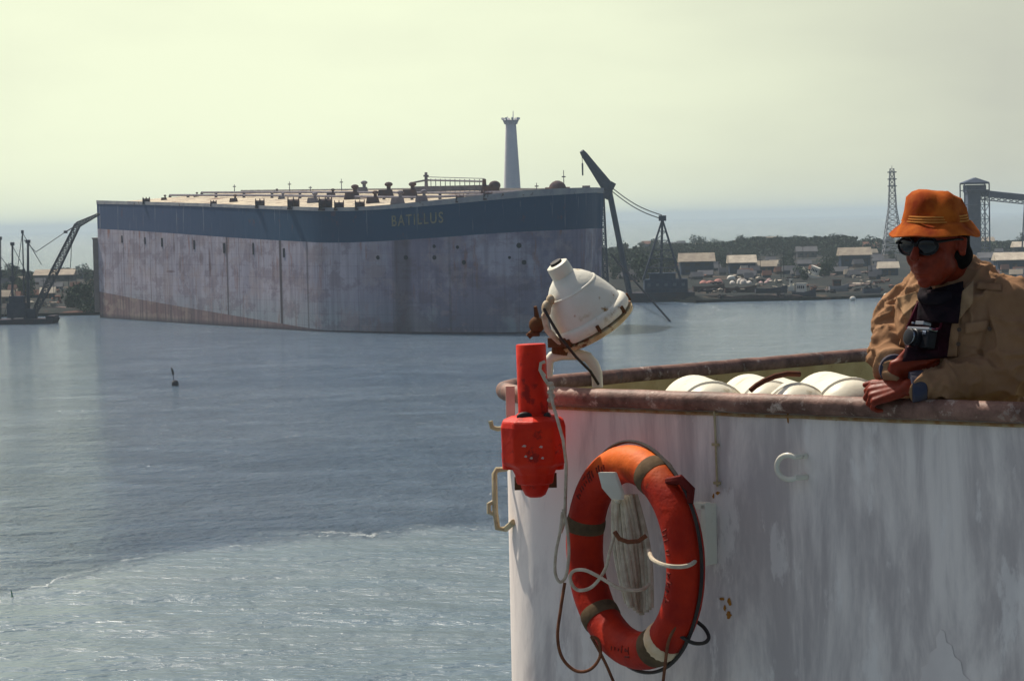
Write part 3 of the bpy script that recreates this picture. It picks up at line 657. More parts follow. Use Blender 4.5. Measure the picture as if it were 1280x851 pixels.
def build_conveyor():
    Y = 1250.; cx = P(1218.5, 260, Y).x; zt = P(1218, 223, Y).z; zf = P(1218, 238, Y).z; base = Vector((cx, Y, 2.5)); Z = Vector((0, 0, 1))
    e = empty('conveyor_tower', base, 'blue grey transfer tower with a roofed top and a sloping conveyor behind the man', 'tower')
    m = M('tower_steel', (.10, .12, .17), (.07, .09, .14), .3, .8, .1)
    w = 6.0
    for k, (sx, sy) in enumerate(((-1, -1), (1, -1), (1, 1), (-1, 1))):
        b = MB(); b.box(base + Vector((sx * w, sy * w, (zt - 5) / 2)), (.55, .55, zt - 5)); b.build('column', m, e)
    b = MB()
    zz = [2.5 + (zf - 2.5) * i / 5 for i in range(6)]
    for a, c in zip(zz, zz[1:]):
        for sy in (-1, 1):
            b.tube((cx + 1.5, Y + sy * w, a), (cx + w, Y + sy * w, c), .18, n=4); b.tube((cx + w, Y + sy * w, a), (cx + 1.5, Y + sy * w, c), .18, n=4); b.tube((cx - w, Y + sy * w, c), (cx + w, Y + sy * w, c), .22, n=4)
    for c in zz[1:]: b.tube((cx + w, Y - w, c), (cx + w, Y + w, c), .18, n=4)
    b.build('bracing', m, e)
    b = MB(); b.box((cx - 1.0, Y, (zf + 2.5) / 2), (6.2, 9, zf - 2.5)); b.box((cx, Y, zf + .8), (9.5, 10, 3.6)); b.build('chute', m, e)
    b = MB(); b.add([(cx - w - .6, Y - w, zt - 2.2), (cx + w + .6, Y - w, zt - 2.2), (cx + w + .6, Y + w, zt - 2.2), (cx - w - .6, Y + w, zt - 2.2), (cx, Y - w * .6, zt + .3), (cx, Y + w * .6, zt + .3)], [(0, 1, 4), (1, 2, 5, 4), (2, 3, 5), (3, 0, 4, 5), (3, 2, 1, 0)]); b.build('roof', m, e)
    b = MB()
    for s in (-1, 1):
        b.box((cx, Y + s * w, zt - 2.4), (2 * w, .4, .7)); b.box((cx, Y + s * w, zf + 3.2), (2 * w, .3, .5))
    b.build('top_beam', m, e)
    a = P(1222, 241, Y); c = P(1330, 252, Y - 30); b = MB(); x, y, z = basis(c - a, Vector((0, 0, 1)))
    L = (c - a).length; mid = (a + c) / 2; b.box(mid, (3.4, 3.0, L), (x, y, z)); b.build('conveyor_gallery', m, e)
    b = MB(); n = 14
    for i in range(n):
        p_, q = a.lerp(c, i / n) - Z * 3.2, a.lerp(c, (i + 1) / n) - Z * 3.2
        for s in (-1.5, 1.5): b.tube(p_ + Vector((0, s, 0)), q + Vector((0, s, 0)), .16, n=4); b.tube(p_ + Vector((0, s, 0)), q + Vector((0, s, 1.8)), .12, n=4); b.tube(p_ + Vector((0, s, 1.8)), q + Vector((0, s, 0)), .12, n=4)
    b.build('gallery_truss', m, e)
    for t in (.55, .98):
        b = MB(); q = a.lerp(c, t); b.tube((q.x - 2, q.y, 2), q - Z * 2, .35, n=5); b.tube((q.x + 2, q.y, 2), q - Z * 2, .35, n=5); b.build('trestle', m, e)
build_conveyor()

# ------------------------------------------------------------------ houses and sheds on the far shore
def hz(px, py): 
    g = G(px, py, 2.5); return g
roofs = {'pale': M('roof_pale', (.40, .34, .26), (.27, .22, .18), .3, .8, .1), 'bright': M('roof_bright', (.62, .54, .42), (.40, .33, .26), .3, .7, .1), 'grey': M('roof_grey', (.13, .13, .14), (.09, .09, .10), .3, .8, .1),
         'rust': M('roof_rust', (.20, .10, .07), (.13, .07, .06), .3, .8, .1), 'dark': M('roof_dark', (.12, .12, .13), (.08, .08, .10), .3, .8, .1)}
walls = {'blue': M('wall_blue_grey', (.035, .055, .10), (.025, .04, .075), .3, .9, .1), 'brown': M('wall_brown', (.14, .10, .08), (.10, .07, .06), .3, .9, .1), 'cream': M('wall_cream', (.22, .19, .15), (.28, .25, .20), .3, .9, .1), 'grey': M('wall_grey', (.09, .09, .10), (.065, .065, .08), .3, .9, .1)}
m_win = M('dark_window', (.02, .025, .035), (.03, .035, .05), 1, .3, 0)
NAMED = []
def house(px0, px1, yb, yr0, roof, wall, label, group=None, name='house', depth=None, rz=0, detail=True, slope=0.0):
    if detail: NAMED.append((px0, px1, yb))
    g = G((px0 + px1) / 2, yb, 2.6); W_ = (px1 - px0) / FPX * g.y; h = max((yb - yr0) / FPX * g.y, 3.0); D = depth or min(W_ * .7, 14)
    rh = h * .28 + 1.0; eh = h - rh
    g.z = ground_z(g.x, g.y)
    e = empty(name, g, label, 'building', group)
    x = Vector((math.cos(rz), math.sin(rz), 0)); y = Vector((-x.y, x.x, 0)); Z = Vector((0, 0, 1))
    c = g + y * D / 2
    b = MB(); b.box(c + Z * eh / 2 - Z * .5, (W_ * .92, D * .92, eh + 1), (x, y, Z)); wl = b.build('wall', walls[wall], e)
    b = MB(); hw, hd = W_ / 2 + .3, D / 2 + .3; z0 = eh; q = [c + x * -hw - y * hd + Z * z0, c + x * hw - y * hd + Z * z0, c + x * hw + y * hd + Z * z0, c - x * hw + y * hd + Z * z0]
    r0, r1 = c - x * hw + Z * (z0 + rh), c + x * hw + Z * (z0 + rh)
    q2 = [p - Z * .25 for p in q]
    b.add(q + [r0, r1] + q2, [(0, 1, 5, 4), (2, 3, 4, 5), (0, 4, 3), (1, 2, 5), (9, 8, 7, 6), (0, 6, 7, 1), (1, 7, 8, 2), (2, 8, 9, 3), (3, 9, 6, 0)]); b.build('roof', roofs[roof], e)
    if detail:
        n = max(2, min(6, int(W_ / 4)))
        fl = 2 if eh > 5.5 else 1
        for f in range(fl):
            for k in range(n):
                b = MB(); b.box(c - y * (D * .46) + x * (W_ * .84 * ((k + .5) / n - .5)) + Z * (eh * (f + .55) / fl), (W_ * .92 / n * .42, .12, 1.2), (x, y, Z)); b.build('window', m_win, wl)
        b = MB(); b.box(c - y * (D * .46) + x * W_ * .03 + Z * 1.05, (1.1, .14, 2.1), (x, y, Z)); b.build('door', walls['brown'], e)
    return e
H = house
H(850, 894, 344, 317, 'pale', 'blue', 'long shed with a pale tan roof just right of the floating crane', name='shed')
H(911, 946, 342, 319, 'bright', 'blue', 'shed with the brightest cream roof above the moored barges', name='shed')
H(944, 971, 341, 326, 'pale', 'blue', 'small low shed with pale roof right of the cream roofed shed', name='shed')
H(1050, 1090, 334, 310, 'pale', 'blue', 'two storey long house with tan roof left of the hat', name='house')
H(1080, 1106, 318, 302, 'rust', 'grey', 'long low house with reddish roof below the lattice mast', name='house')
H(1099, 1124, 344, 327, 'bright', 'blue', 'small house with a bright cream roof beside the man’s face'.replace('’', "'"), name='house')
H(953, 972, 312, 296, 'pale', 'grey', 'small pale roofed house high among the trees right of the crane', name='house')
H(1246, 1292, 338, 316, 'bright', 'blue', 'wide house with bright cream roof right of the hat', name='house')
H(1268, 1300, 318, 302, 'bright', 'grey', 'pale roofed house at the right edge above the wide cream roof', name='house')
H(1216, 1244, 312, 297, 'pale', 'grey', 'pale roofed house touching the hat brim on its right', name='house')
H(846, 872, 322, 308, 'rust', 'brown', 'reddish roofed house behind the tan shed near the crane', name='house')
H(996, 1022, 322, 308, 'grey', 'grey', 'grey roofed house in the middle of the tree belt', name='house')
H(1225, 1262, 330, 316, 'grey', 'blue', 'grey shed between the hat and the bright roofs', name='shed')
H(42, 92, 353, 338, 'pale', 'grey', 'long pale roofed shed right of the derrick boom at the far left', name='shed')
H(-8, 16, 376, 360, 'pale', 'cream', 'pale shed at the left edge behind the derrick barge', name='shed')
H(50, 68, 372, 358, 'bright', 'blue', 'small bright roofed hut behind the derrick boom', name='hut')
rr = random.Random(11)
GL = 'small houses packed along the far shore'
LB = {'pale': 'small house with a pale tan roof in the hazy far shore village', 'grey': 'small house with a grey roof in the hazy far shore village', 'rust': 'small house with a rust red roof in the hazy far shore village', 'dark': 'small house with a dark roof in the hazy far shore village', 'bright': 'small house with a near white roof in the hazy far shore village'}
cand = []
for i in range(190):
    if i < 164: px = rr.uniform(770, 1292); py = rr.uniform(309, 352)
    else: px = rr.uniform(-8, 112); py = rr.uniform(345, 378)
    cand.append((px, py))
for px, py in sorted(cand, key=lambda q: q[1]):
    if 1112 < px < 1222 and py > 250 and i: continue
    rf = rr.choice(['grey', 'dark', 'rust', 'pale', 'dark', 'grey', 'dark', 'dark', 'rust', 'bright'])
    if rf == 'bright' and px < 840: rf = 'dark'
    w = rr.uniform(7, 19); hh = rr.uniform(5, 12)
    H(px - w / 2, px + w / 2, py, py - hh, rf, rr.choice(['blue', 'blue', 'brown', 'grey']), LB[rf], GL, detail=False, rz=rr.uniform(-.35, .35))

# ---- quays, moored boats, junk along the waterline
m_quay = M('quay_stone', (.14, .10, .085), (.06, .05, .05), .3, .9, .4, 1)
def quay(p0, p1, w, h, label, name='quay_wall', cat='quay', mat=m_quay):
    a = G(*p0); b_ = G(*p1); d = (b_ - a); L = d.length; d.normalize(); n = Vector((-d.y, d.x, 0)); b = MB(); N = max(4, int(L / 3)); rg = random.Random(int(p0[0]))
    vs = []; 
    for i in range(N + 1):
        q = a + d * L * i / N; z = h * rg.uniform(.75, 1.15); o_ = rg.uniform(-.6, .6)
        vs += [q + n * (o_ - .5) + Vector((0, 0, -.5)), q + n * o_ + Vector((0, 0, z)), q + n * (w + o_) + Vector((0, 0, z * .9)), q + n * w + Vector((0, 0, -.5))]
    b.add(vs, [(i * 4 + k, (i + 1) * 4 + k, (i + 1) * 4 + k + 1, i * 4 + k + 1) for i in range(N) for k in range(3)]); return tag(b.build(name, mat), label, cat)
quay((868, 376.5), (1000, 375), 5, 1.8, 'low rubble quay wall right of the floating crane')
quay((1030, 371), (1128, 356), 5, 2.2, 'slanting earth bank of rubble running up to the left of the man', 'rubble_bank', 'bank')
quay((1000, 356), (1120, 346), 6, 3.0, 'brown quay wall behind the white boats', 'quay_wall', 'quay', M('quay_brown', (.17, .11, .09), (.10, .08, .08), .3, .9, .4, 1))
quay((-30, 391), (112, 389), 6, 1.5, 'reddish mud bank behind the derrick barge', 'mud_bank', 'bank', M('mud', (.24, .15, .12), (.15, .11, .11), .2, .95, .3, 1))
def boat(px0, px1, yb, h, label, hullm, topm, tilt=0, house_=True, name='boat', group=None, yaw=.25, bows=1):
    g = G((px0 + px1) / 2, yb, 0); 
    if g.y > 850: g = G((px0 + px1) / 2, yb, 1.6)
    L = (px1 - px0) / FPX * g.y; e = empty(name, g, label, 'boat', group); z0 = g.z
    x = Vector((math.cos(yaw), math.sin(yaw), math.sin(tilt))).normalized(); y = Vector((-math.sin(yaw), math.cos(yaw), 0)); Z = x.cross(y)
    b = MB(); N = 10; wid = L * .26; vs = []
    for i in range(N + 1):
        t = i / N; s = t if bows > 0 else 1 - t; ww = wid / 2 * (1 - max(0, (s - .55) / .45) ** 2) * (.85 + .15 * min(1, s * 4)); sh = h * (.72 + .38 * (s - .35) ** 2 / .42)
        c = g + x * (t - .5) * L
        for u_, v_ in ((-.6, -.12), (-1, .55), (-1, 1), (-.86, 1), (-.86, .8), (.86, .8), (.86, 1), (1, 1), (1, .55), (.6, -.12)): vs.append(c + y * ww * u_ + Z * sh * v_)
    b.add(vs, [(i * 10 + k, (i + 1) * 10 + k, (i + 1) * 10 + (k + 1) % 10, i * 10 + (k + 1) % 10) for i in range(N) for k in range(10)] + [tuple(range(9, -1, -1)), tuple(N * 10 + k for k in range(10))]); b.build('hull', hullm, e)
    if house_:
        b = MB(); b.box(g + Z * h * 1.15 - x * L * .12 * bows, (L * .38, wid * .6, h * .8), (x, y, Z)); b.box(g + Z * h * 1.6 - x * L * .12 * bows, (L * .44, wid * .7, h * .12), (x, y, Z)); c = b.build('cabin', topm, e)
        b = MB()
        for k in range(4): b.box(g + Z * h * 1.25 + x * (L * .08 * (k - 1.5) - L * .12 * bows) - y * wid * .3, (L * .05, .12, h * .3), (x, y, Z))
        b.build('window', m_win, c)
    return e
m_bw = M('boat_white', (.80, .76, .66), (.68, .64, .55), .6, .5, .1); m_bd = M('boat_dark', (.03, .045, .08), (.05, .05, .07), .5, .6, .1); m_bb = M('boat_brown', (.09, .04, .035), (.05, .03, .03), .5, .7, .1)
m_bh2 = M('boat_grey', (.30, .29, .30), (.22, .22, .24), .5, .6, .1)
boat(990, 1021, 374, 3.2, 'white topped boat with a dark blue hull at the end of the quay', m_bd, m_bw, 0, True, 'boat', yaw=-.5, bows=1)
boat(998, 1026, 350, 3.6, 'white boat hauled up on the bank with its bow tilted skyward', m_bw, m_bw, -.38, True, 'boat', yaw=-.6, bows=-1)
boat(983, 996, 364, 2.6, 'small cream boat moored left of the dark hulled boat', m_bw, m_bw, 0, True, 'boat', yaw=.9)
boat(866, 906, 364, 2.4, 'low brown barge with a reddish cargo next to the floating crane', m_bb, m_bb, 0, False, 'barge', yaw=.1)
boat(906, 946, 366, 2.4, 'low dark barge heaped with white bundles in the quay row', m_bb, m_bb, 0, False, 'barge', yaw=.05)
boat(944, 984, 367, 2.4, 'low dark barge with a small pinkish load in the quay row', m_bd, m_bb, 0, False, 'barge', yaw=.05)
boat(1036, 1062, 364, 2.4, 'small grey boat moored by the rubble bank', m_bh2, m_bb, 0, True, 'boat', yaw=.2)
boat(1078, 1102, 366, 1.8, 'flat dark boat closest to the man along the bank', m_bd, m_bb, 0, False, 'boat', yaw=.25)
def heap(px, py, w, h, m, label, name='cargo_heap', cat='cargo', zb=1.6, n=9, seed=1):
    g = G(px, py, zb); W_ = w / FPX * g.y; hh = h / FPX * g.y; b = MB(); rg = random.Random(seed)
    for k in range(n):
        s = rg.uniform(.35, .75); c = g + Vector((rg.uniform(-.42, .42) * W_, rg.uniform(-1.5, 1.5), hh * s * .4)); b.ell(c, (W_ * .2 * s + .4, 1.6, hh * s), nu=8, nv=6)
    return tag(b.build(name, m), label, cat)
heap(885, 357, 34, 8, M('cargo_red', (.50, .24, .20), (.36, .18, .16), .6, .9, .2), 'flat heap of reddish cargo on the brown barge', seed=2)
heap(926, 357, 26, 10, M('cargo_white', (.75, .70, .62), (.55, .48, .42), .6, .9, .2), 'heap of whitish bundles on the middle barge', seed=3)
heap(957, 356, 18, 8, M('cargo_pink', (.50, .34, .32), (.34, .24, .24), .6, .9, .2), 'small pinkish heap on the right hand barge', seed=4, n=6)
for i, (px, py) in enumerate(((914, 352), (1066, 376), (1108, 372))):
    g = G(px, py, 1.8 if i == 0 else 0); b = MB(); s = 1.2 if i == 0 else .7
    b.ell(g + Vector((0, 0, s)), (s * 1.4, s, s * 1.1), nu=12, nv=8)
    b.tube(g, g + Vector((0, 0, s)), s * .6, n=8)
    tag(b.build('float', m_bw, smooth=True), ['round white tank standing on the quay behind the barges', 'small white float bobbing below the grey boat', 'small white float by the bank left of the man'][i], 'float')

rj = random.Random(21); junk = [M('junk_rust', (.20, .10, .07), (.12, .06, .05), .6, .9, .2), M('junk_pale', (.42, .37, .30), (.25, .22, .19), .6, .9, .2), M('junk_dark', (.04, .035, .04), (.03, .03, .04), .6, .9, .2)]
for i in range(54):
    px = rj.uniform(866, 1126) if i < 46 else rj.uniform(0, 110); py = rj.uniform(350, 371) - (max(px - 1000, 0) * .08 if i < 46 else -14)
    g = G(px, py, 1.8); g.z = ground_z(g.x, g.y) if g.y > shore_y(g.x) else .3
    if g.y < shore_y(g.x) + 2: continue
    k = rj.randrange(3); b = MB(); s_ = rj.uniform(.8, 1.8)
    for q in range(5): b.box(g + Vector((rj.uniform(-1.6, 1.6) * s_, rj.uniform(-1, 1), rj.uniform(.1, .9) * s_)), (rj.uniform(.5, 2.6) * s_, rj.uniform(.4, 1.2), rj.uniform(.3, 1.1)), basis(Vector((rj.uniform(-.5, .5), rj.uniform(-.3, .3), 1))))
    tag(b.build('scrap_heap', junk[k]), ['rust brown heap of scrap among the clutter of the far waterline', 'pale heap of scrap among the clutter of the far waterline', 'dark heap of scrap among the clutter of the far waterline'][k], 'scrap', 'heaps of scrap along the far waterline')
for i in range(26):
    px = rj.uniform(870, 1120) if i < 20 else rj.uniform(5, 110); py = rj.uniform(316, 350) if i < 20 else rj.uniform(350, 380)
    g = G(px, py, 2.5); g.z = ground_z(g.x, g.y); b = MB(); hh = rj.uniform(7, 11); b.tube(g, g + Vector((0, 0, hh)), .16, .10, 5); b.box(g + Vector((0, 0, hh * .9)), (2.0, .15, .18)); tag(b.build('utility_pole', junk[2]), 'thin dark utility pole among the far shore houses', 'pole', 'utility poles on the far shore')
# ---- trees
m_leaf = [M('leaf_a', (.030, .052, .034), (.022, .038, .028), .5, .9, 0), M('leaf_b', (.040, .060, .036), (.03, .046, .03), .5, .9, 0)]
m_bark = M('bark', (.10, .075, .05), (.07, .05, .04), 2, .9, .2)
def crown_mesh(seed, W_, H_, n=420, leaf=.55):
    rg = random.Random(seed); mb = MB(); cl = []
    for k in range(11):
        a = rg.uniform(0, 2 * PI); r_ = rg.uniform(0, .62) * W_ / 2; cl.append((Vector((math.cos(a) * r_, math.sin(a) * r_, H_ * rg.uniform(.20, .80))), rg.uniform(.20, .34) * W_))
    for k in range(n):
        c, r_ = rg.choice(cl); d = Vector((rg.gauss(0, 1), rg.gauss(0, 1), rg.gauss(0, .8))).normalized(); p = c + d * r_ * rg.uniform(.7, 1.05)
        u_ = Vector((rg.gauss(0, 1), rg.gauss(0, 1), rg.gauss(0, 1))).normalized(); v_ = d.cross(u_).normalized() if abs(d.dot(u_)) < .99 else Vector((1, 0, 0)); w_ = (d * .4 + u_ * .6).normalized(); s = leaf * rg.uniform(.6, 1.3)
        mb.add([p - v_ * s - w_ * s * .6, p + v_ * s - w_ * s * .5, p + v_ * s * .5 + w_ * s * .7, p - v_ * s * .4 + w_ * s * .8], [(0, 1, 2, 3)], rg.randint(0, 1))
    return mb, cl
protos = []
for s in range(5):
    W_, H_ = (9, 8.5) if s < 3 else (12, 9); e = empty('tree', (0, 0, 0), None, None); mb, cl = crown_mesh(s + 20, W_, H_); mb.build('crown', m_leaf, e)
    t_ = MB(); t_.path([(0, 0, -2.4), (.15, 0, H_ * .25), (0, .1, H_ * .6)], [.36, .28, .16], 6)
    for c, r_ in cl[:5]: t_.tube((0.1, 0, H_ * .35), c, .15, .06, 5)
    t_.build('trunk', m_bark, e); protos.append(e)
rr = random.Random(5); used = 0; TG = 'trees among the houses on the far shore'
def tree_at(px, py, s):
    global used
    if any(a - 6 < px < b_ + 6 and yb - 3 < py < yb + 24 for a, b_, yb in NAMED): return
    p = protos[used % 5] if used < 5 else None; idx = used % 5
    o = p or copy_tree(protos[idx]); used += 1
    g = G(px, py, 2.5); o.location = (g.x, g.y, ground_z(g.x, g.y)); o.scale = (s, s, s * rr.uniform(.85, 1.2)); o.rotation_euler.z = rr.uniform(0, 6)
    side = 'left of the tanker' if px < 130 else ('just right of the tanker bow behind the crane' if px < 870 else ('left of the man in the hat' if px < 1160 else 'right of the man in the hat'))
    tag(o, 'round dark tree on the far shore ' + side, 'tree', TG)
for px, py, s in [(88, 380, .75), (97, 382, .85), (106, 383, .9), (80, 375, .7), (114, 384, .8), (70, 371, .7), (30, 372, .7)]: tree_at(px, py, s)
for i in range(22): tree_at(rr.uniform(-10, 122), rr.uniform(347, 376), rr.uniform(.5, .8))
for i in range(34): tree_at(rr.uniform(762, 870), rr.uniform(314, 352), rr.uniform(.6, 1.15))
for i in range(170): 
    px = rr.uniform(870, 1118); py_ = rr.triangular(304, 354, 318); tree_at(px, py_, rr.uniform(.7, 1.15) if py_ < 320 else rr.uniform(.4, .7))
for i in range(40): tree_at(rr.uniform(1222, 1290), rr.uniform(304, 350), rr.uniform(.7, 1.2))
# the far belt of woodland that reads as one mass
def wood():
    rg = random.Random(9); mb = MB()
    def belt(x0, x1, y0, dy, hfun, n, leaf):
        for k in range(n):
            x = rg.uniform(x0, x1); y = y0 + rg.uniform(0, dy); h = hfun(x); z = h * math.sqrt(rg.random()) * (1 - .12 * rg.random())
            p = Vector((x, y, 2 + z)); u_ = Vector((rg.gauss(0, 1), rg.gauss(0, .6), rg.gauss(0, 1))).normalized(); v_ = u_.cross(Vector((rg.gauss(0, 1), rg.gauss(0, 1), rg.gauss(0, 1)))).normalized(); s = leaf * rg.uniform(.6, 1.3)
            mb.add([p - u_ * s, p + v_ * s, p + u_ * s * .9, p - v_ * s * .8], [(0, 1, 2, 3)], rg.randint(0, 1))
    def hr(x):
        px = 640 + FPX * x / 1560.
        base = 7 + 5.0 * min(max((px - 800) / 160, 0), 1) - 5 * min(max((px - 1068) / 8, 0), 1) + (2.5 if 1085 < px < 1112 else 0)
        return base + 2.2 * mnoise.noise(Vector((x * .035, 0, 0))) + 1.2 * mnoise.noise(Vector((x * .15, 3, 0)))
    belt(40, 340, 1540, 60, hr, 17000, 1.0)
    belt(-260, -180, 1290, 30, lambda x: 5 + 2 * mnoise.noise(Vector((x * .05, 1, 0))), 3600, .8)
    belt(-310, -250, 1290, 30, lambda x: 6 + 2 * mnoise.noise(Vector((x * .05, 1, 0))), 2600, .8)
    tag(mb.build('far_wood', m_leaf, loc=(0, 0, 0)), 'dark belt of woodland along the back of the far shore', kind='stuff')
wood()

# ------------------------------------------------------------------ small floats on the water
def spar_buoy():
    g = G(219, 482); e = empty('channel_buoy', g, 'small dark buoy with a leaning pole alone on the open water', 'buoy'); m = M('buoy_dark', (.04, .04, .05), (.06, .05, .05), 2, .7, .1)
    b = MB(); b.lathe(g + Vector((0, 0, -.2)), (0, 0, 1), [(.5, 0), (.62, .3), (.62, .75), (.45, 1.05), (.2, 1.2)], 14); b.build('float', m, e, smooth=True)
    b = MB(); b.path([g + Vector((-.25, 0, 1)), g + Vector((-.35, 0, 2.1)), g + Vector((-.6, 0, 3.3))], [.07, .07, .05], 6); b.build('pole', m, e)
    b = MB(); b.path([g + Vector((-.28, 0, 1.9)), g + Vector((-.42, 0, 2.6)), g + Vector((-.58, 0, 3.2))], [.17, .22, .08], 8); b.build('topmark', m, e)
spar_buoy()
def stake():
    g = G(15, 746); b = MB(); b.path([g + Vector((.02, 0, -.1)), g + Vector((.0, 0, .25)), g + Vector((-.06, 0, .55))], [.06, .05, .035], 8); b.ell(g + Vector((0, 0, .03)), (.12, .12, .08), nu=10, nv=6)
    tag(b.build('marker_stake', M('green_plastic', (.02, .16, .10), (.02, .11, .08), 4, .5, .1)), 'tiny green stake afloat at the lower left of the water', 'marker')
stake()

# ------------------------------------------------------------------ foreground ship: bulwark
ZR = EYE - .545; RR = .030; ZF = ZR - 1.1
def nearY(px, z=ZR): 
    return G(px, 482 + 20 * (px - 640) / 640, z)
def rail_curve():
    n0 = nearY(1280); d = (n0 - nearY(640)).normalized(); pts = [n0 + d * 4.5, n0 + d * 2, n0 + d * .8, n0]
    for px in (1200, 1100, 1000, 900, 800, 740, 700, 675): pts.append(nearY(px))
    A = nearY(662); B = G(700, 463 + 29 * 50 / 345, ZR); C = Vector((-.105, 8.62, ZR)); C2 = Vector((-.02, 8.84, ZR))
    for k in range(0, 11):
        t = k / 10; pts.append(A * (1 - t) ** 3 + C * 3 * t * (1 - t) ** 2 + C2 * 3 * t * t * (1 - t) + B * t ** 3)
    f0 = G(750, 463, ZR); f1 = G(1095, 434, ZR); dd = (f1 - f0).normalized(); pts += [f0, f0.lerp(f1, .33), f0.lerp(f1, .66), f1, f1 + dd * 1.0, f1 + dd * 3.5]
    return pts
RC = rail_curve()
bw = empty('ship_bulwark', (RC[8].x, RC[8].y, ZF), 'white painted steel bulwark with a worn brown cap rail in the foreground', 'bulwark')
def offs(pts, d, z):
    out = []
    for i, p in enumerate(pts):
        a = pts[max(i - 1, 0)]; b = pts[min(i + 1, len(pts) - 1)]; t = (b - a); t.z = 0; t.normalize(); n = Vector((-t.y, t.x, 0)); out.append(Vector((p.x, p.y, z)) + n * d)
    return out
NW = Vector((nearY(1280) - nearY(640))).normalized(); NN = Vector((NW.y, -NW.x, 0)) * 1  # wall direction (to the right), outward normal
if NN.dot(Vector((0, -1, 0))) < 0: NN = -NN
def build_bulwark():
    # signs: offs with +d ; find the outward side
    t = (RC[9] - RC[7]).normalized(); n = Vector((-t.y, t.x, 0)); sgn = 1 if n.dot(NN) > 0 else -1
    zt = ZR - RR - .012
    rows = [zt, zt - .25, zt - .6, zt - 1.1, zt - 2.6, 12.0, -1.0]; flr = [0, .0, .0, .0, .0, -.0, -.0]
    b = MB(); N = len(RC)
    for z, d in zip(rows, flr): b.v += offs(RC, sgn * (-.004 + d), z)
    for r in range(len(rows) - 1):
        for i in range(N - 1): b.f.append((r * N + i, r * N + i + 1, (r + 1) * N + i + 1, (r + 1) * N + i)); b.m.append(0)
    k = len(b.v)
    b.v += offs(RC, -sgn * .022, zt); 
    for i in range(N - 1): b.f.append((k + i, k + i + 1, i + 1, i)); b.m.append(0)
    w = b.build('outer_plating', m_wall, bw, smooth=True)
    b = MB(); b.v += offs(RC, -sgn * .022, zt); b.v += offs(RC, -sgn * .022, ZF)
    for i in range(N - 1): b.f.append((i, i + 1, N + i + 1, N + i)); b.m.append(0)
    b.build('inner_plating', m_inner, bw, smooth=True)
    # cap rail: rounded section, slightly flattened, dips and dents along it
    pts = []
    for i in range(N - 1):
        L = (RC[i + 1] - RC[i]).length; m_ = max(1, int(L / .06))
        for q in range(m_): pts.append(RC[i].lerp(RC[i + 1], q / m_))
    pts.append(RC[-1]); pts = [p + Vector((0, 0, -RR + .002 * mnoise.noise(p * 9))) for p in pts]
    r_ = [RR * (1 + .05 * mnoise.noise(p * 14)) for p in pts]
    b = MB(); b.path(pts, r_, 18, cap=True); b.build('cap_rail', m_rail, bw, smooth=True)
    # ragged weld bead / stiffening lip right below the rail
    b = MB(); b.path([p + Vector((0, 0, -RR - .008)) + (NN * -.001) for p in pts if p.x > .03 and p.y < 8.45], .006, 6); b.build('weld_bead', M('weld_rust', (.30, .15, .06), (.40, .30, .16), 30, .8, .6, 90), bw)
    # floor
    poly = offs(RC, -sgn * .024, ZF); b = MB(); b.add(poly, [tuple(range(len(poly)))]); b.build('deck_floor', M('deck_paint', (.14, .20, .16), (.10, .14, .12), 3, .7, .2), bw)
build_bulwark()
def wallpt(px, py):    # point on the outer plating under pixel px,py
    d = ray(px, py); a = nearY(640); nn = NN; p0 = a - nn * .003
    t = (p0 - CAM).dot(nn) / d.dot(nn); return CAM + d * t
Z = Vector((0, 0, 1))
def fixtures():
    # C-shaped grab handle
    c = wallpt(997, 582); pts = []
    for k in range(15):
        a = R(60 + 240 * k / 14) ; rad = .037
        pts.append(c + NW * (math.cos(a) * rad * 1.15) + Z * (math.sin(a) * rad) + NN * .05)
    e0 = pts[0] - NN * .05 + NW * .01; e1 = pts[-1] - NN * .05 + NW * .01
    b = MB(); b.path([e0] + pts + [e1], .0085, 10); b.build('curved_handle', m_white, bw, smooth=True)
    # small box bracket: a folded plate
    a = wallpt(893, 666); b = MB(); b.box(a + NN * .03, (.020, .06, .19), (NW, NN, Z)); b.box(a + NN * .045 + Z * .09 - NW * .012, (.045, .03, .022), (NW, NN, Z)); b.box(a + NN * .045 - Z * .02 - NW * .012, (.03, .02, .07), (NW, NN, Z)); b.build('angle_bracket', m_white, bw, bevel=.003)
    # thin conduit from rail to bracket
    b = MB(); q0 = wallpt(894, 512) + NN * .006; q1 = wallpt(898, 608) + NN * .006; b.path([q0, q0.lerp(q1, .35) + NW * .001, q0.lerp(q1, .7), q1], .0035, 8); 
    for t_ in (.45, .95): b.box(q0.lerp(q1, t_), (.022, .012, .008), (NW, NN, Z))
    b.build('conduit', m_yel, bw)
    # rails sticking out beyond the corner
    y = 8.55
    b = MB(); b.path([P(641, 566, 8.5), P(632, 586, y), P(621, 587, y), P(618, 592, y), P(619, 640, y), P(622, 660, y), P(632, 661, y), P(642, 652, 8.5)], .010, 8); b.build('step_rung', m_yel, bw, smooth=True)
    b = MB(); b.path([P(619, 626, y), P(611, 630, y), P(611, 640, y), P(620, 643, y)], .008, 8); b.build('rung_hook', m_yel, bw, smooth=True)
    b = MB(); b.path([P(638, 534, y), P(622, 536, y), P(615, 534, y), P(613, 526, y)], .008, 8); b.build('hook', m_yel, bw, smooth=True)
    # flat bar holding the red signal
    b = MB(); b.box(P(638, 507, 8.36), (.03, .02, .13)); b.box(P(650, 545, 8.40), (.05, .06, .06)); b.build('holder_plate', M('peach_paint', (.72, .55, .42), (.6, .42, .3), 10, .5, .1), bw, bevel=.002)
fixtures()

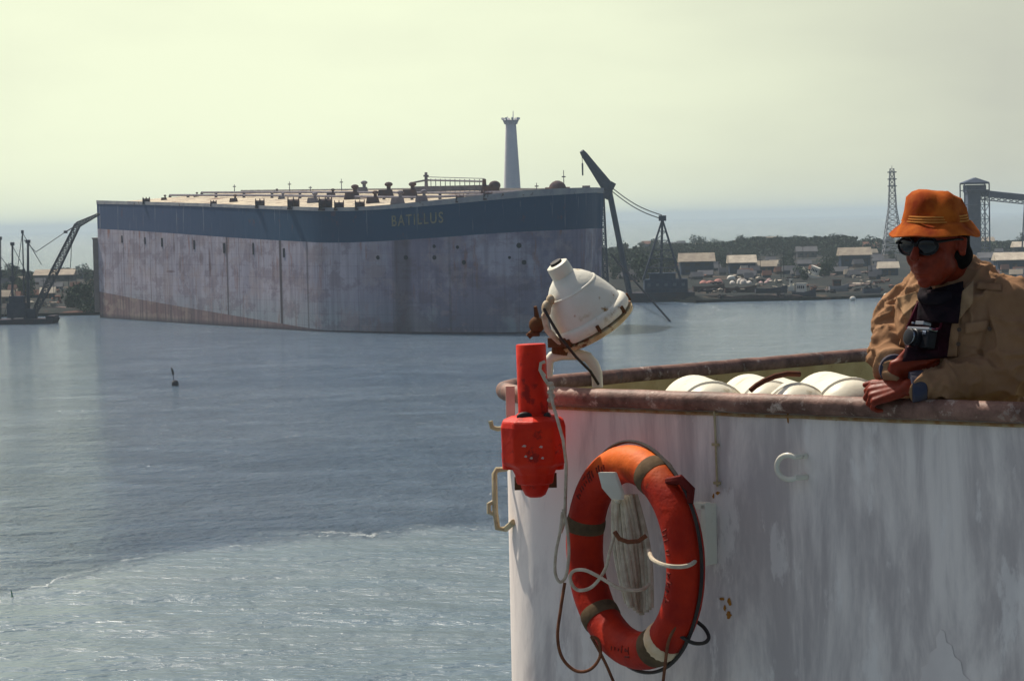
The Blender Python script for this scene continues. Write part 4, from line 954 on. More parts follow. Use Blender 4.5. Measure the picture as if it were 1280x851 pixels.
# ---- rust chips and scrapes on the plating (thin real paint blisters)
def rust_marks():
    rg = random.Random(4)
    mr_ = M('rust_blister', (.45, .20, .04), (.30, .12, .03), 60, .8, .5, 200)
    k = 0
    for (px, py, w, h) in ((903, 748, .010, .006), (912, 752, .008, .012), (911, 768, .011, .012), (906, 760, .005, .01), (985, 522, .004, .02), (1046, 524, .008, .004), (1060, 524, .010, .004), (897, 616, .010, .005), (892, 620, .004, .01)):
        c = wallpt(px, py); b = MB(); n = 12; pts = []
        for i in range(n):
            a = 2 * PI * i / n; s = rg.uniform(.6, 1.2); pts.append(c + NW * math.cos(a) * w * s + Z * math.sin(a) * h * s)
        b.prism(pts, NN * .0012); b.build('rust_blister', mr_, bw)
    # new white paint, triangular touch-up low on the right
    P4 = [wallpt(*q) for q in ((1148, 856), (1153, 842), (1151, 834), (1160, 829), (1163, 815), (1171, 809), (1170, 796), (1176, 786), (1181, 789), (1183, 802), (1190, 806), (1193, 820), (1201, 826), (1204, 842), (1213, 850), (1217, 866), (1226, 900), (1140, 900))]
    b = MB(); b.prism(P4, NN * .0012); b.build('paint_patch', M('touch_up_white', (.84, .75, .69), (.76, .67, .62), 6, .5, .1), bw)
rust_marks()

# ------------------------------------------------------------------ canisters inside the bulwark
def canister(px0, px1, ytop, Y, label):
    c0 = P((px0 + px1) / 2, ytop, Y); hw = (px1 - px0) / 2 / FPX * Y; r = hw * 1.02; c = c0 - Z * r
    e = empty('canister', Vector((c.x, c.y, c.z - r)), label, 'canister', 'white drums stowed behind the bulwark')
    ax = Vector((-.06, 1, 0)).normalized(); Lh = .24
    pr = [(r * .2, -Lh - .07), (r * .55, -Lh - .06), (r * .82, -Lh - .03), (r * .94, -Lh), (r * .955, 0), (r * .94, Lh), (r * .8, Lh + .04), (r * .2, Lh + .07)]
    b = MB(); b.lathe(c, ax, pr, 40); b.build('shell', m_canister, e, smooth=True)
    for k in (-.86,):
        b = MB(); b.lathe(c + ax * k * Lh, ax, [(r * .94, -.022), (r, -.016), (r, .016), (r * .94, .022)], 40); b.build('hoop', m_canister, e, smooth=True)
    return e
canister(832, 925, 471.0, 8.50, 'leftmost low white drum showing behind the cap rail')
canister(908, 990, 470.0, 8.42, 'second white drum from the left behind the cap rail')
canister(940, 1024, 473.0, 8.30, 'white drum with a dark strap, third from the left behind the rail')
canister(1000, 1096, 466.5, 8.30, 'largest white drum beside the man at the right of the row')
b = MB(); cc = P(982, 471.5, 8.3)
pts = [P(x_, y_, 8.05 + .001 * (x_ - 940)) for x_, y_ in ((938, 488), (945, 482), (955, 476), (968, 470.5), (984, 467), (1000, 467.5))]; b.path(pts, .009, 8); tag(b.build('lashing_strap', M('strap_brown', (.13, .05, .03), (.09, .04, .03), 20, .8, .2)), 'dark brown lashing lying over the white drums', 'strap')
b = MB()
for x_, y_ in ((.35, 8.55), (.95, 8.2), (.75, 8.75), (1.25, 8.45)): pass
tag_r = empty('drum_cradle', (.85, 8.3, ZF), 'low brown steel cradle carrying the row of white drums', 'cradle')
b.box((1.02, 8.42, ZR - .56), (.95, .36, .05), (Vector((.98, -.2, 0)).normalized(), Vector((.2, .98, 0)).normalized(), Z)); b.build('shelf', m_rusty, tag_r)
for x_, y_ in ((.62, 8.38), (.68, 8.60), (1.38, 8.22), (1.42, 8.44)):
    b = MB(); b.tube((x_, y_, ZF), (x_, y_, ZR - .55), .025, n=8); b.build('leg', m_rusty, tag_r)

# ------------------------------------------------------------------ searchlight
def searchlight():
    Y = 8.42; cap = P(700, 337, Y); mouth = P(741, 405, Y)
    d = (mouth - cap); d.y = .045; d = d.normalized(); S = Y / FPX
    base = P(702, 478, Y); e = empty('searchlight', base, 'white domed searchlight with rust along its rim mounted at the bulwark corner', 'lamp')
    k = S
    prof = [(10 * k, 6 * k), (16 * k, 9 * k), (24 * k, 15 * k), (31 * k, 23 * k), (37 * k, 33 * k), (42 * k, 44 * k), (46.5 * k, 56 * k), (49 * k, 66 * k), (50 * k, 70 * k), (45 * k, 72 * k), (43 * k, 67 * k), (38 * k, 55 * k)]
    b = MB(); b.lathe(cap, d, prof, 48); b.build('reflector_dome', m_lamp, e, smooth=True)
    b = MB(); b.lathe(cap, d, [(49 * k, 64 * k), (52.5 * k, 66 * k), (54.5 * k, 69 * k), (55 * k, 76 * k), (53 * k, 80 * k), (50 * k, 80 * k), (50 * k, 70 * k)], 48); rim = b.build('rim', m_lamp, e, smooth=True)
    b = MB(); b.lathe(cap, d, [(52 * k, 82 * k), (56 * k, 83 * k), (55 * k, 88 * k), (51 * k, 90 * k), (48 * k, 88 * k)], 48); b.build('rim_band', M('rusted_rim', (.62, .52, .32), (.40, .22, .07), 14, .6, .4, 50, rust=(RUST, .52, 20)), e, smooth=True)
    m, t, bs = newmat('lamp_glass'); bs.inputs['Base Color'].default_value = (.55, .6, .6, 1); bs.inputs['Roughness'].default_value = .08; bs.inputs['Transmission Weight'].default_value = .6
    b = MB(); b.lathe(cap, d, [(0, 85 * k), (48 * k, 83 * k), (48.5 * k, 82 * k), (0, 83 * k)], 40); b.build('lens', m, e, smooth=True)
    b = MB(); b.lathe(cap, d, [(11 * k, -9 * k), (14 * k, -7.5 * k), (14.6 * k, -3 * k), (14.6 * k, 8 * k), (13.5 * k, 12 * k), (16 * k, 14 * k)], 32); c = b.build('vent_cap', m_lamp, e, smooth=True)
    b = MB(); b.lathe(cap, d, [(7.5 * k, -12 * k), (8 * k, -9 * k), (7.8 * k, -8 * k)], 20); b.build('cap_hole', m_dark, c, smooth=True)
    xa, ya, za = basis(d)
    for kk in range(8):
        a = 2 * PI * kk / 8 + .3; rd = xa * math.cos(a) + ya * math.sin(a); b = MB(); b.box(cap + d * 76 * k + rd * 55.5 * k, (.012, .007, .022), (d.cross(rd), rd, d)); b.tube(cap + d * 71 * k + rd * 56.5 * k, cap + d * 82 * k + rd * 56.5 * k, .003, n=6); b.build('rim_clip', m_rusty, e, bevel=.001)
    b = MB(); b.lathe(cap, d, [(33.5 * k, 26.5 * k), (34.4 * k, 27 * k), (35 * k, 28.5 * k), (34.6 * k, 29.5 * k)], 48); b.build('seam', m_lamp, e, smooth=True)
    # yoke arm on the near side and arched pipe down to the rail
    b = MB(); b.path([P(684, 470, Y), P(685, 452, Y), P(690, 446, Y), P(702, 443, Y), P(722, 443, Y), P(734, 446, Y), P(742, 455, Y), P(746, 466, Y), P(747, 484, Y)], .0185, 14); b.build('arched_bracket', m_white, e, smooth=True)
    b = MB(); b.tube(P(700, 443, Y), P(702, 428, Y), .03, .03, 14); b.box(P(698, 428, Y - .03), (.07, .06, .03)); b.build('swivel', m_rusty, e)
    b = MB(); b.path([P(700, 430, Y - .05), P(684, 412, Y - .06), P(680, 395, Y - .07), P(687, 380, Y - .06)], .011, 8); b.ell(P(683, 386, Y - .06), (.016, .02, .028)); b.ell(P(688, 375, Y - .05), (.014, .016, .018)); b.build('yoke_arm', M('yoke_paint', (.62, .56, .42), (.35, .20, .08), 22, .6, .4), e, smooth=True)
    b = MB(); b.ell(P(671, 406, Y - .03), (.026, .024, .028)); b.tube(P(671, 396, Y - .03), P(669, 383, Y - .04), .009, .006, 8); b.box(P(667, 418, Y - .03), (.04, .03, .012)); b.tube(P(660, 421, Y - .03), P(680, 402, Y - .03), .010, n=8); b.build('lock_handle', m_rusty, e, smooth=True)
    b = MB(); b.path([P(680, 386, Y - .09), P(690, 404, Y - .12), P(702, 424, Y - .13), P(720, 446, Y - .12), P(738, 464, Y - .08), P(748, 480, Y - .04)], .0048, 8); b.build('power_cable', m_dark, e, smooth=True)
searchlight()

# ------------------------------------------------------------------ red signal canister
def signal():
    Y = 8.12; S = Y / FPX; base = P(667, 618, Y); e = empty('marine_signal', base, 'bright red canister signal clamped to the outside of the bulwark corner', 'signal')
    def rg(o, px, py0, py1, r0, r1, n=32, part='x'): pass
    top = P(663.5, 430, Y); bot = P(667, 524, Y)
    b = MB(); ax = (top - bot).normalized(); L = (top - bot).length; b.lathe(bot, ax, [(18.5 * S, 0), (18.8 * S, L * .02), (18.8 * S, L * .985), (17.8 * S, L)], 36); b.build('tube', m_red, e, smooth=True)
    b = MB(); b.lathe(P(667, 521, Y), ax, [(21.5 * S, -.004), (21.5 * S, .010), (19 * S, .014)], 32); b.build('tube_collar', m_red, e, smooth=True)
    # lower cup: eight-sided body with shoulders
    c = P(668, 584, Y); ax2 = (P(666, 520, Y) - c).normalized()
    b = MB(); b.lathe(c, ax2, [(15 * S, -22 * S), (24 * S, -20 * S), (26 * S, -8 * S), (30 * S, 0), (40 * S, 5 * S), (42 * S, 9 * S), (42.5 * S, 52 * S), (40 * S, 60 * S), (28 * S, 65 * S), (20 * S, 66 * S)], 10, hint=Vector((.3, 0, 1))); b.build('cup', m_red, e, bevel=.006)
    b = MB(); b.lathe(P(669, 612, Y), ax2, [(8 * S, -9 * S), (13 * S, -6 * S), (18 * S, 4 * S), (20 * S, 20 * S)], 18); b.build('neck', m_red, e, smooth=True)
    for px, py in ((640, 578), (693, 578)):
        b = MB(); b.tube(P(px, py + 8, Y), P(px, py - 12, Y), .030, .034, 12); b.build('lug', m_red, e, smooth=True)
    b = MB(); b.tube(P(669, 620, Y), P(669, 612, Y), .018, .024, 12); b.box(P(650, 604, Y + .02), (.035, .03, .04)); b.box(P(690, 600, Y + .02), (.03, .03, .045)); b.build('foot_clamp', m_rusty, e)
    b = MB(); b.ell(P(656, 521, Y - .05), (.026, .01, .016)); b.ell(P(684, 520, Y - .045), (.012, .01, .012)); b.build('strap_slot', m_dark, e, smooth=True)
    # worn white stencil marks
    b = MB(); r_ = random.Random(2); ym = Y - 42.5 * S * .97
    for px, py, w in ((655, 558, 6), (676, 559, 5), (657, 571, 4), (664, 573, 4), (678, 573, 4)):
        q = P(px, py, ym); b.prism([q + Vector((-w * S * .5, 0, 0)), q + Vector((w * S * .3, 0, -.002)), q + Vector((w * S * .5, 0, .003)), q + Vector((0, 0, .006))], Vector((0, -.0015, 0)))
    b.build('stencil_mark', M('worn_white_mark', (.6, .5, .45), (.5, .35, .3), 30, .7, 0), e)
    # white lanyard: hooked knot over the tube, then down along the wall
    rp = MB(); rp.path([P(681, 470, Y - .05), P(675, 462, Y - .055), P(676, 454, Y - .055), P(681, 452, Y - .05)], .0055, 8); rp.path([P(675, 462, Y - .055), P(681, 474, Y - .06), P(688, 484, Y - .065), P(691, 505, Y - .09), P(697, 525, Y - .11), P(704, 550, Y - .115), P(708, 580, Y - .10), P(707, 615, Y - .02), P(706, 650, Y), P(701, 665, Y + .02)], .0055, 8)
    for k in range(5): rp.ell(P(688 + k % 2 * 2, 480 + k * 5, Y - .07), (.011, .009, .009), nu=8, nv=6)
    o = rp.build('lanyard', m_rope, e, smooth=True)
signal()

# ------------------------------------------------------------------ lifebuoy
def buoy_mat():
    m, t, bs = newmat('orange_buoy_cover'); co = t.coord()
    c = t.mix(t.rng(t.noise(co, 9, 6, .6), .35, .65), (.48, .024, .005), (.30, .011, .004))
    k = t.rng(t.noise(t.coord(off=(2, 3, 1)), 18, 4, .6), .68, .72); c = t.mix(t.math('MULTIPLY', k, .6), c, (.06, .015, .01))
    sp = t.n('ShaderNodeSeparateXYZ'); t.L(co, sp.inputs[0]); lit_z = t.rng(t.math('ADD', sp.outputs['Z'], t.math('MULTIPLY', t.noise(co, 7, 5), .10)), .62, .74, 0, .85, True)
    c = t.mix(lit_z, c, (.80, .17, .02))       # sunlit orange top of the ring, painted into the colour
    dirt = t.rng(t.noise(t.coord(off=(7, 3, 1)), 5, 6, .65), .52, .66, 0, .55); c = t.mix(dirt, c, (.20, .012, .006))
    t.L(c, bs.inputs['Base Color']); bs.inputs['Roughness'].default_value = .6; bs.inputs['Specular IOR Level'].default_value = .15
    b = t.n('ShaderNodeBump', i_Strength=.45, i_Distance=.008); t.L(t.noise(co, 30, 5), b.inputs['Height']); t.L(b.outputs[0], bs.inputs['Normal']); return m
BC = P(792, 696, 7.86); ang = R(60)
BH = Vector((math.cos(ang), -math.sin(ang), -.03)).normalized(); BV0 = (Z - BH * Z.dot(BH)).normalized()
BN = BH.cross(BV0); BN = BN if BN.y < 0 else -BN
# slight swing in its own plane
BV = BV0; RBg, RBt = .288, .059
def bp(a, dr=0, dn=0):     # angle measured clockwise from the top
    return BC + (BH * math.sin(a) + BV * math.cos(a)) * (RBg + dr) + BN * dn
def lifebuoy():
    e = empty('lifebuoy', BC - Z * (RBg + RBt), 'orange red ring lifebuoy with grey bands hanging on the white bulwark', 'lifebuoy')
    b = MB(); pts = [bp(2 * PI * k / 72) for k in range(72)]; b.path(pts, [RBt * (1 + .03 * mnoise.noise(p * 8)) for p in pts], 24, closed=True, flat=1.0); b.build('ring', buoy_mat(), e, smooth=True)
    mg_ = M('brown_band', (.16, .105, .06), (.09, .06, .035), 20, .8, .3, 120)
    for a0 in (24, 151, 222, 284):
        b = MB(); w = R(4.6 if a0 != 151 else 7); b.path([bp(R(a0) + w * (k / 4 - .5) * 2) for k in range(5)], [RBt + .001, RBt + .0035, RBt + .004, RBt + .0035, RBt + .001], 24); b.build('band', mg_, e, smooth=True)
    # faded black stencil lettering (unreadable strokes) on the face of the ring
    mk = M('dark_stencil', (.10, .012, .007), (.22, .018, .008), 45, .7, 0); rg_ = random.Random(8)
    for a0, a1, n in ((-56, -14, 7), (64, 82, 3), (90, 112, 4), (166, 190, 3)):
        for i in range(n):
            ac = R(a0 + (a1 - a0) * (i + .5) / n); b = MB(); wd = R((a1 - a0) / n * .28)
            kind = rg_.choice('IIIT')
            def st(u0, v0, u1, v1):
                ps = []
                for q in range(5):
                    t_ = q / 4; u_ = u0 + (u1 - u0) * t_; v_ = v0 + (v1 - v0) * t_; rr_ = -.004 + v_ * .017
                    ps.append(bp(ac + wd * u_, rr_, math.sqrt(max(RBt ** 2 - rr_ ** 2, 1e-6)) - .0015))
                b.path(ps, .0036, 6)
            e0_ = rg_.uniform(.2, 1); st(-1, -rg_.uniform(.3, 1), -1, e0_)
            if rg_.random() < .6: st(.6, -e0_, .7, rg_.uniform(0, .9))
            if rg_.random() < .4: st(-.6, 0, .4, rg_.uniform(-.3, .3))
            if kind in 'HN': st(1, -1, 1, 1)
            if kind == 'H': st(-1, 0, 1, 0)
            if kind == 'N': st(-1, 1, 1, -1)
            if kind == 'E': st(-1, 1, 1, 1); st(-1, 0, .7, 0); st(-1, -1, 1, -1)
            if kind == 'T': st(-1, 1, 1.2, 1)
            b.build('stencil_letter', mk, e)
    # black grab line held in loops round the outside
    b = MB(); pts = []
    for k in range(97):
        a = 2 * PI * k / 96; sg = abs(math.sin(2 * (a - R(24)))); pts.append(bp(a, RBt + .003 + .007 * sg, -.012))
    b.path(pts, .006, 6); b.build('grab_line', m_dark, e, smooth=True)
    b = MB(); b.path([bp(R(40), .05, .02), bp(R(44), .085, .0), bp(R(50), .085, -.02), bp(R(56), .07, -.01)], [.012, .016, .014, .01], 8); b.build('line_becket', M('maroon_cloth', (.16, .02, .015), (.10, .015, .012), 20, .8, .3), e, smooth=True)
    # worn through patch showing pale filling at lower right
    b = MB(); pts = [bp(R(138 + 12 * k / 6)) for k in range(7)]; b.path(pts, [RBt * .9, RBt + .003, RBt + .005, RBt + .006, RBt + .005, RBt + .003, RBt * .9], 20); b.build('bare_patch', M('bare_filling', (.75, .58, .40), (.62, .42, .24), 18, .9, .5), e, smooth=True)
lifebuoy()
def ropes():
    # bracket holding the buoy: bent white plate, hook in front of the ring
    c = P(762, 606, 7.80); e = empty('buoy_hook', c, 'small bent white plate holding up the lifebuoy', 'hook'); x = NW; n = NN
    b = MB(); q = [P(747, 590, c.y), P(767, 590, c.y), P(777, 616, c.y), P(776, 625, c.y), P(764, 624, c.y), P(752, 610, c.y)]; b.prism(q, BN * -.012); b.build('plate', m_white, e, bevel=.002)
    w = wallpt(785, 640); b = MB(); b.tube(P(770, 622, c.y + .01), w, .010, .012, 10); b.build('arm', m_white, e)
    # hank of white rope hanging inside the ring
    h = empty('rope_hank', P(793, 770, 7.92), 'white rope hank hanging down through the middle of the lifebuoy', 'rope')
    rg_ = random.Random(6)
    for i in range(9):
        x0 = 768 + i * 3.2; x1 = 783 + i * 4.0 + rg_.uniform(-2, 2); y1 = 768 - abs(i - 5) * 3; yy = 7.86 + rg_.uniform(-.015, .02) + i * -.002
        b = MB(); pts = [P(x0 + (x1 - x0) * t + 5 * math.sin(t * PI) * (i - 4) * .35, 618 + (y1 - 618) * t, yy + .02 * math.sin(t * 3 + i)) for t in [k / 9 for k in range(10)]]
        b.path(pts, .0088, 8); b.build('strand', m_rope, h, smooth=True)
    b = MB(); b.path([P(x_, y_, 7.80) for x_, y_ in ((768, 664), (774, 673), (785, 677), (798, 676), (808, 669))], .007, 8); b.build('lashing', m_rope2, h, smooth=True)
    def rope(name, pts, r, m, label, cat='rope'):
        P3 = [P(*q) for q in pts]; out = []
        for i in range(len(P3) - 1):
            p = [P3[max(i - 1, 0)], P3[i], P3[i + 1], P3[min(i + 2, len(P3) - 1)]]
            for k in range(6): out.append(Vector(cat_(*p, k / 6)))
        out.append(P3[-1]); b = MB(); b.path(out, r, 8); tag(b.build(name, m, smooth=True), label, cat)
    def cat_(a, b_, c_, d_, t): return cat(tuple(a), tuple(b_), tuple(c_), tuple(d_), t)
    rope('white_line', [(811, 688, 7.70), (816, 699, 7.62), (831, 706, 7.55), (849, 708, 7.53), (864, 705, 7.54), (873, 696, 7.60)], .0068, m_rope, 'bright white line crossing the right side of the lifebuoy')
    rope('looped_line', [(768, 668, 7.82), (762, 690, 7.82), (756, 712, 7.84), (740, 733, 7.86), (722, 737, 7.88), (713, 725, 7.88), (716, 714, 7.88), (730, 712, 7.86), (748, 720, 7.84), (775, 735, 7.80), (800, 737, 7.8), (812, 730, 7.82)], .0055, m_rope, 'pale line looping across the lower left of the lifebuoy')
    rope('hanging_loop', [(703, 640, 8.02), (700, 665, 8.0), (695, 690, 8.0), (694, 715, 8.0), (700, 727, 8.0), (708, 718, 8.0), (711, 690, 8.0), (709, 660, 8.01), (704, 636, 8.02)], .0052, m_rope, 'narrow pale rope loop hanging left of the lifebuoy')
    rope('brown_line', [(706, 728, 7.98), (701, 760, 7.96), (697, 795, 7.95), (703, 822, 7.95), (720, 838, 7.94), (738, 836, 7.93), (750, 820, 7.92), (748, 800, 7.90), (738, 795, 7.9)], .0052, m_rope2, 'thin brown line sagging in a wide bend below left of the lifebuoy')
    rope('tail_line', [(740, 797, 7.9), (750, 815, 7.92), (762, 840, 7.93), (772, 870, 7.94), (778, 930, 7.96)], .0048, m_rope2, 'brown rope tail dropping out of the picture below the lifebuoy')
    rope('short_tail', [(845, 782, 7.6), (836, 800, 7.62), (832, 825, 7.66), (828, 860, 7.7)], .0048, m_rope2, 'short brown rope tail at the bottom right of the lifebuoy')
    rope('loop_end', [(838, 784, 7.62), (850, 794, 7.62), (866, 803, 7.62), (880, 803, 7.64), (886, 796, 7.66), (880, 784, 7.68), (866, 772, 7.7), (860, 760, 7.72)], .006, m_dark, 'dark rope eye sticking out at the lower right of the lifebuoy')
ropes()
# ------------------------------------------------------------------ person leaning on the rail
def frame3(f, upv=Vector((0, 0, 1))):
    f = Vector(f).normalized(); l = upv.cross(f).normalized(); u = f.cross(l).normalized(); return f, l, u   # forward, his left, up
def merged(mb, name, mat_, parent, vox, it=4, fac=.5, disp=None):
    o = mb.build(name, mat_, parent, smooth=True)
    r = o.modifiers.new('r', 'REMESH'); r.mode = 'VOXEL'; r.voxel_size = vox; r.use_smooth_shade = True
    s = o.modifiers.new('s', 'SMOOTH'); s.iterations = it; s.factor = fac
    if disp:
        for i, (sz, st) in enumerate(disp):
            tx = bpy.data.textures.new('folds', 'CLOUDS'); tx.noise_scale = sz; tx.noise_depth = 1
            d = o.modifiers.new('d', 'DISPLACE'); d.texture = tx; d.strength = st; d.mid_level = .5; d.texture_coords = 'LOCAL'
        s = o.modifiers.new('s2', 'SMOOTH'); s.iterations = 2
    # freeze the result as a plain mesh
    bpy.context.view_layer.update(); dg = bpy.context.evaluated_depsgraph_get()
    me = bpy.data.meshes.new_from_object(o.evaluated_get(dg)); o.modifiers.clear(); o.data = me
    for p in me.polygons: p.use_smooth = True
    return o
def hand(mb, w, d, n, th, curls, sc_=1.0, thumb=(.55, .75, -.25), spread=.0):
    d = Vector(d).normalized(); n = Vector(n); n = (n - d * n.dot(d)).normalized(); s = n.cross(d)
    if s.dot(Vector(th)) < 0: s = -s
    offs_ = (.030, .0105, -.0105, -.030); lens = (.074, .082, .076, .060); rad = (.0090, .0092, .0088, .0078)
    for i in range(4):
        k = w + (d * (.085 - abs(offs_[i] - .008) * .28) + s * offs_[i] + n * (.004 - abs(offs_[i]) * .12)) * sc_
        mb.cap_(w + (s * offs_[i] * .55) * sc_, k, .0155 * sc_, .0115 * sc_, 10)
        a = 0.; p = k; dd = d + s * spread * offs_[i] * 10
        for j, fr in enumerate((.45, .31, .24)):
            a += R(curls[i][j]); q = p + (dd.normalized() * math.cos(a) - n * math.sin(a)) * lens[i] * fr * sc_
            r0 = rad[i] * (1 - .08 * j) * sc_; mb.cap_(p, q, r0, r0 * .92, 10); p = q
    mb.ell(w + (d * .042 - n * .006) * sc_, (.045 * sc_, .036 * sc_, .014 * sc_), (d, s, n), nu=14, nv=8)
    t0 = w + (d * .018 + s * .022 - n * .006) * sc_; td = (d * thumb[0] + s * thumb[1] + n * thumb[2]).normalized()
    t1 = t0 + td * .040 * sc_; t2 = t1 + (td * .7 + d * .6).normalized() * .032 * sc_; t3 = t2 + (td * .35 + d * .9 - n * .2).normalized() * .026 * sc_
    mb.cap_(t0, t1, .014 * sc_, .0115 * sc_, 10); mb.cap_(t1, t2, .0108 * sc_, .0100 * sc_, 10); mb.cap_(t2, t3, .0100 * sc_, .0082 * sc_, 10)

def person():
    Ft, Lt, Ut = frame3((-.72, -.69, 0)); T = P(1196, 420, 7.63)
    Fh, Lh, Uh = frame3((-.66, -.75, -.07)); Hc = P(1168, 302, 7.50); HS = 1.02
    pel = Vector((T.x + .05, T.y + .09, ZF + .93))
    e = empty('person', (pel.x, pel.y, ZF), 'man in a tan jacket, orange bucket hat and sunglasses leaning on the rail', 'person')
    def h(f, l, u): return Hc + (Fh * f + Lh * l + Uh * u) * HS
    A = (Lh, Fh, Uh)
    Ls = T + Lt * .195 + Z * (P(1250, 366, 7.5).z - T.z - .03); Rs = T - Lt * .205 + Z * (P(1130, 378, 7.7).z - T.z - .03)
    Le = P(1256, 472, 7.46); Lw = P(1136, 484, 7.455); Re = P(1115, 447, 7.66); Rw = P(1119, 463, 7.49)
    skin = M('skin_tan', (.25, .030, .010), (.15, .018, .006), 30, .5, .15, 300)
    b = MB()
    # head
    b.ell(h(-.012, 0, .022), [k * HS for k in (.077, .096, .098)], A, nu=24, nv=16); b.ell(h(.018, 0, -.045), [k * HS for k in (.063, .070, .078)], A, nu=20, nv=14)
    b.ell(h(.024, 0, -.084), [k * HS for k in (.049, .054, .042)], A, nu=18, nv=12); b.ell(h(.062, 0, -.110), [k * HS for k in (.022, .018, .018)], A)
    for s in (-1, 1):
        b.ell(h(.046, s * .030, -.040), [k * HS for k in (.032, .036, .036)], A)          # cheeks
        b.ell(h(.070, s * .026, .016), [k * HS for k in (.024, .016, .010)], A)          # brow
        b.ell(h(.012, s * .046, -.068), [k * HS for k in (.018, .044, .030)], A)         # jaw angle
        b.ell(h(-.016, s * .078, -.016), [k * HS for k in (.007, .016, .029)], A)        # ear
        b.cap_(h(-.004, s * .083, .010), h(-.026, s * .088, .004), .006 * HS, .006 * HS); b.cap_(h(-.026, s * .088, .004), h(-.020, s * .082, -.038), .006 * HS, .007 * HS)
        b.ell(h(.086, s * .012, -.040), [k * HS for k in (.009, .011, .008)], A)         # nostril wing
        b.ell(h(.074, s * .030, .000), [k * HS for k in (.014, .011, .010)], A)          # eye
    b.cap_(h(.084, 0, .004), h(.112, 0, -.034), .0090 * HS, .0130 * HS)                     # nose
    b.cap_(h(.078, -.021, -.067), h(.089, 0, -.063), .006 * HS, .0075 * HS); b.cap_(h(.078, .021, -.067), h(.089, 0, -.063), .006 * HS, .0075 * HS)
    b.cap_(h(.075, -.018, -.083), h(.084, 0, -.084), .007 * HS, .0085 * HS); b.cap_(h(.075, .018, -.083), h(.084, 0, -.084), .007 * HS, .0085 * HS)
    nb = T + Z * .15 + Ft * .0
    b.cap_(h(-.03, 0, -.05), nb, .060, .068, 16)
    # trunk and limbs
    ax = (Lt, Ft, Ut)
    b.ell(T + Z * .02, (.17, .10, .19), ax, nu=20, nv=12); b.ell((T + pel) / 2, (.15, .10, .22), ax, nu=20, nv=12); b.ell(pel, (.165, .11, .13), ax, nu=20, nv=12)
    for S_, E_, W_ in ((Ls, Le, Lw), (Rs, Re, Rw)):
        b.cap_(nb, S_, .05, .055); b.cap_(S_, E_, .050, .040); b.cap_(E_, W_, .040, .026)
    for s in (-1, 1):
        hip = pel + Lt * .085 * s - Z * .05; kn = hip - Z * .40 + Ft * .04 + Lt * .01 * s; an = Vector((kn.x, kn.y, ZF + .09)) - Ft * .03
        b.cap_(hip, kn, .085, .055); b.cap_(kn, an, .054, .036); b.cap_(an - Z * .03, an + Ft * .15 - Z * .055, .034, .028)
    # left hand draped over the rail, right hand under the camera
    hand(b, Lw + Vector((-.022, .016, -.002)), (-.80, .30, -.18), (-.15, -.72, .68), (.0, .3, .6), [(42, 50, 40), (52, 58, 42), (56, 60, 42), (60, 60, 40)], 1.08, thumb=(.8, .5, -.2), spread=.38)
    hand(b, Rw, (.93, -.22, .16), (.10, -.90, -.36), (0, -.2, 1), [(22, 34, 26), (26, 38, 28), (30, 42, 30), (34, 46, 30)], 1.08, thumb=(.75, .62, -.25), spread=.15)
    body = merged(b, 'body', skin, e, .0040, 3)
    # hair
    b = MB(); b.ell(h(-.042, 0, .008), [k * HS for k in (.081, .078, .098)], A, nu=24, nv=16); b.cap_(h(-.06, -.04, -.045), h(-.06, .04, -.045), .045, .045); b.cap_(h(-.050, .062, -.02), h(-.056, .050, -.070), .024, .016)
    merged(b, 'hair', M('black_hair', (.006, .005, .005), (.012, .009, .008), 60, .9, .4, 300, spec=.08), e, .006, 2)
    # sunglasses
    g = M('black_lens', (.006, .006, .008), (.008, .008, .01), 5, .08, 0); fr = M('black_frame', (.012, .010, .012), None, 5, .3, 0)
    b = MB(); b.cap_(h(.101, -.010, .004), h(.101, .010, .004), .003, .003)
    for s in (-1, 1): b.path([h(.099, s * .062, .006), h(.075, s * .080, .008), h(.02, s * .088, .008), h(-.012, s * .088, .004)], [.0045, .004, .003, .003], 8)
    for s in (-1, 1):
        cx, Fq = (s * .034, (Fh * .97 + Lh * s * .22).normalized()); Lq = Uh.cross(Fq).normalized()
        b.path([h(.094, cx, -.004) + Lq * math.cos(a) * .033 + Uh * math.sin(a) * .026 for a in [2 * PI * k / 20 for k in range(20)]], .003, 8, closed=True)
    sg = b.build('sunglasses', fr, e, smooth=True)
    for s in (-1, 1):
        b = MB(); Fq = (Fh * .97 + Lh * s * .22).normalized(); Lq = Uh.cross(Fq).normalized(); b.ell(h(.091, s * .034, -.004), (.032, .008, .0255), (Lq, Fq, Uh), nu=20, nv=12); b.build('lens', g, sg, smooth=True)
    # bucket hat
    hm = M('orange_brown_cotton', (.50, .125, .018), (.23, .032, .007), 13, .85, .35, 220)
    tilt = (Uh * 1 + Lh * .05 - Fh * .02).normalized(); ho = h(-.004, 0, 0)
    b = MB(); X_, Y_, Z_ = basis(tilt, Fh); n = 56; prof = [(.0, .145), (.026, .1465), (.044, .143), (.058, .133), (.071, .115), (.082, .090), (.0905, .067), (.0945, .058), (.107, .049), (.120, .038), (.133, .024), (.1325, .021), (.118, .034), (.106, .044), (.094, .052), (.087, .062), (.077, .084), (.058, .118), (0, .135)]
    vs = []; fs = []
